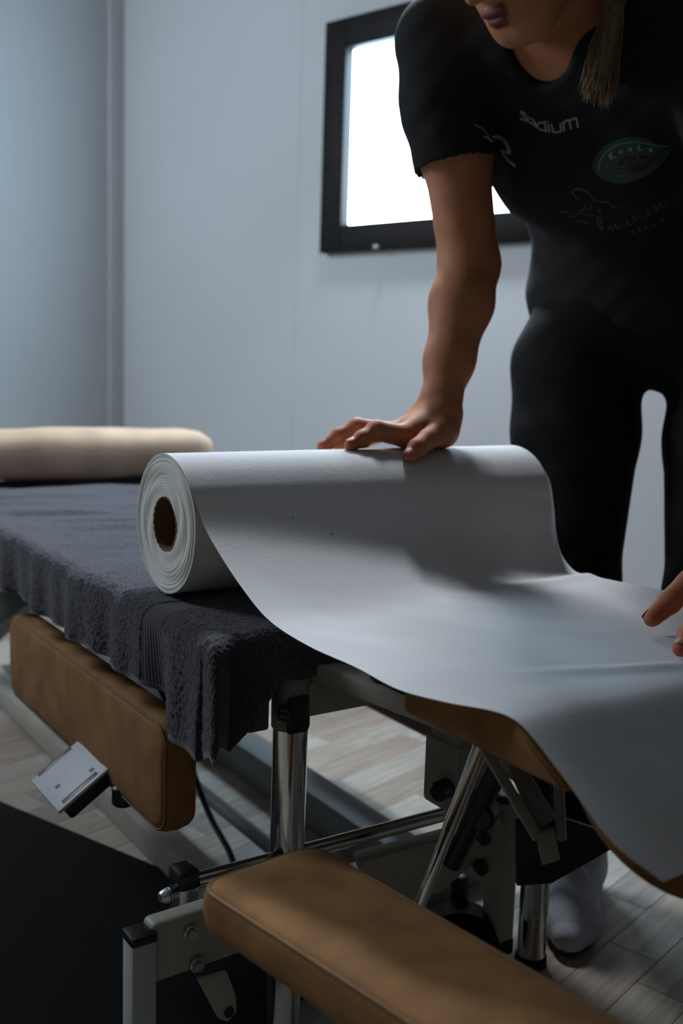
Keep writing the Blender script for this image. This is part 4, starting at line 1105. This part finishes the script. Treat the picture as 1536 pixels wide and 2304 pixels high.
pr.stroke(A4((195, 395), (240, 420), (285, 462)), 5.0)
pr.stroke(A4((288, 400), (350, 400), (410, 428), (450, 480), (482, 545), (490, 600)), 7.5)
pr.stroke(A4((500, 597), (440, 575), (375, 552)), 5.5); pr.stroke(A4((395, 570), (430, 625), (480, 680), (560, 738)), 5.5)
pr.build('printed_number', M['print_white'], 'white number 2 at the side of the shirt')

leaf = B4((500, 610), (455, 540), (452, 455), (505, 350), (600, 255), (720, 190), (860, 152), (980, 148), (1090, 168), (1190, 222), (1300, 255), (1420, 235), (1390, 300), (1330, 405), (1220, 515), (1090, 605), (960, 670), (820, 712), (680, 705), (570, 660))
g = Print(); g.fill(leaf, 0.0006); g.build('printed_emblem', M['print_green'], 'green leaf-shaped emblem')
g = Print(); g.fill(B4((700, 520), (735, 470), (790, 410), (870, 365), (980, 350), (1100, 362), (1210, 385), (1195, 440), (1120, 520), (1000, 580), (860, 600), (740, 590)), 0.0009); g.build('printed_emblem_centre', M['print_dark'], 'black centre of the emblem')
g = Print(); g.stroke(B4((535, 600), (620, 555), (800, 510), (1000, 455), (1180, 375), (1300, 310), (1420, 245)), lambda s: 4.5 * (1 - 0.6 * s), 0.0013)
g.stroke(B4((540, 650), (600, 625), (660, 590)), 2.5, 0.0013); g.stroke(B4((1040, 455), (1200, 370), (1290, 318)), 6.0, 0.0012); g.build('printed_oar', M['print_red'], 'dull red oar across the emblem')
def letter(pt, ch, c, rot, h, w, lift=0.0014, sl=0.0):
    L = {'K': [[(-.3, .5), (-.3, -.5)], [(.35, .5), (-.3, -.05), (.4, -.5)]], 'u': [[(-.3, .35), (-.3, -.2), (-.1, -.42), (.15, -.42), (.32, -.2), (.32, .35)], [(.32, .35), (.32, -.45)]],
         'L': [[(-.3, .5), (-.3, -.46), (.35, -.46)]], 'a': [[(-.28, .25), (-.05, .38), (.28, .25), (.3, -.45)], [(.28, .0), (-.15, .02), (-.33, -.18), (-.2, -.42), (.05, -.42), (.28, -.2)]],
         '2': [[(-.3, .3), (-.05, .5), (.28, .3), (.2, .0), (-.32, -.46), (.35, -.46)]], '0': [[(0, .5), (-.3, .25), (-.3, -.25), (0, -.5), (.3, -.25), (.3, .25), (0, .5)]],
         '5': [[(.3, .48), (-.25, .48), (-.28, .05), (.1, .1), (.32, -.15), (.1, -.48), (-.3, -.42)]], 'E': [[(.3, .5), (-.28, .5), (-.28, -.5), (.3, -.5)], [(-.28, 0), (.2, 0)]],
         'R': [[(-.3, -.5), (-.3, .5), (.15, .5), (.3, .25), (.1, 0), (-.3, 0)], [(.05, 0), (.35, -.5)]], 'O': [[(0, .5), (-.35, .2), (-.35, -.2), (0, -.5), (.35, -.2), (.35, .2), (0, .5)]],
         'J': [[(.2, .5), (.2, -.25), (0, -.5), (-.25, -.35)]], 'A': [[(-.38, -.5), (0, .5), (.38, -.5)], [(-.2, -.1), (.2, -.1)]]}[ch]
    r = math.radians(rot)
    for s in L:
        q = []
        for x, y in s:
            x = (x + sl * y) * h; y = -y * h
            q.append((c[0] + x * math.cos(r) - y * math.sin(r), c[1] + x * math.sin(r) + y * math.cos(r)))
        pt.stroke(B4(*q), w, lift)
g = Print()
g.stroke(B4((524, 548), (524, 490), (545, 420), (600, 345), (690, 275), (800, 230), (900, 212), (990, 210), (1080, 224), (1190, 252), (1290, 262), (1340, 254)), 1.5, 0.0012)
for ch, c, rot, h in (('K', (675, 380), -38, 72), ('u', (785, 322), -24, 52), ('u', (895, 290), -12, 50), ('L', (1025, 275), 4, 72), ('a', (1143, 303), 8, 50)): letter(g, ch, c, rot, h, 2.8, 0.0014, 0.12)
g.build('printed_lettering', M['print_white'], 'white lettering KuuLa inside the emblem')
g = Print()
g.stroke(B4((630, 660), (700, 688), (800, 696), (920, 680), (1040, 640), (1150, 570), (1290, 450), (1350, 375), (1388, 300)), 1.0, 0.0012)
g.stroke(B4((720, 498), (765, 430), (850, 372), (960, 350), (1080, 358), (1170, 372)), 1.2, 0.0012); g.stroke(B4((1210, 395), (1190, 440), (1110, 525), (1000, 580), (860, 602)), 0.8, 0.0012)
for rx, ry in ((122, 60), (98, 46)): g.stroke(B4(*[(765 + rx * math.cos(t), 562 + ry * math.sin(t) - 0.12 * rx * math.cos(t)) for t in np.linspace(0, 2 * PI, 30)]), 0.9, 0.0016)
for t in np.linspace(0, PI, 5)[:-1]: g.stroke(B4((765 + 95 * math.cos(t), 562 + 45 * math.sin(t)), (765 - 95 * math.cos(t), 562 - 45 * math.sin(t))), 0.8, 0.0016)
for s in (0.15, 0.35, 0.5): g.stroke(B4((535 + 160 * s, 565 - 40 * s), (560 + 160 * s, 620 - 40 * s)), 0.8, 0.0016)
g.stroke(B4((795, 492), (870, 412), (985, 458)), 0.8, 0.0014); g.stroke(B4((1002, 378), (975, 390), (975, 412), (1012, 418)), 2.0, 0.0014)
g.stroke(B4((935, 468), (950, 500)), 0.8, 0.0016); g.stroke(B4((1020, 445), (1030, 475)), 0.8, 0.0016)
for ch, c, rot, h in (('2', (915, 645), -12, 42), ('0', (1020, 615), -20, 42), ('0', (1115, 568), -28, 42), ('5', (1198, 510), -38, 42)): letter(g, ch, c, rot, h, 1.6, 0.0014, 0.15)
g.build('printed_lettering', M['print_thin'], 'thin grey lines, wheel, moon and 2005 inside the emblem')
g = Print()
tap = lambda a: (lambda s: a * (0.35 + 0.65 * math.sin(PI * min(1, max(0, s)))))
for q, w in (([(292, 896), (240, 872), (208, 838), (203, 800), (235, 774), (290, 775), (365, 800), (402, 828), (430, 870), (485, 922)], 2.4), ([(485, 922), (560, 925), (625, 932), (660, 955), (695, 995), (745, 1003), (800, 1004)], 1.5),
             ([(370, 938), (362, 990), (330, 1030), (262, 1062)], 1.8), ([(436, 942), (430, 1000), (400, 1035), (365, 1050)], 1.8), ([(48, 1050), (105, 1048), (160, 1066)], 1.6), ([(195, 1080), (270, 1074), (400, 1086), (535, 1096)], 1.2),
             ([(155, 1120), (235, 1104)], 1.2), ([(235, 1158), (310, 1162), (395, 1204)], 1.4), ([(500, 1018), (545, 1066)], 1.2), ([(546, 1014), (515, 1032)], 1.2)): g.stroke(B4(*q), tap(w) if len(q) > 3 else w)
g.build('printed_drawing', M['print_thin'], 'thin line drawing of a lying figure')
g = Print()
g.stroke(B4((565, 1280), (530, 1235), (503, 1170), (508, 1122), (535, 1122), (556, 1180), (565, 1280)), 1.5)
g.stroke(B4((636, 1280), (655, 1215), (672, 1250), (690, 1272), (720, 1196), (738, 1235), (752, 1268), (788, 1182), (805, 1225), (830, 1240), (855, 1210), (852, 1140), (880, 1205), (905, 1212), (940, 1170), (940, 1100), (985, 1168), (1005, 1075), (1030, 1110), (1070, 1132), (1130, 1062), (1115, 1018), (1088, 1050), (1105, 1090), (1150, 1075), (1185, 1040), (1185, 970), (1222, 1042), (1240, 932), (1275, 985), (1310, 1000), (1332, 965), (1336, 920)), 1.4)
g.stroke(B4((832, 1085), (838, 1095)), 2.4)
for ch, c, rot, h in (('E', (930, 1288), -20, 34), ('R', (1010, 1266), -24, 46), ('O', (1088, 1240), -26, 46), ('J', (1170, 1212), -28, 50), ('A', (1275, 1152), -30, 50)): letter(g, ch, c, rot, h, 1.4)
g.build('printed_lettering', M['print_thin'], 'grey handwritten lettering lminen')
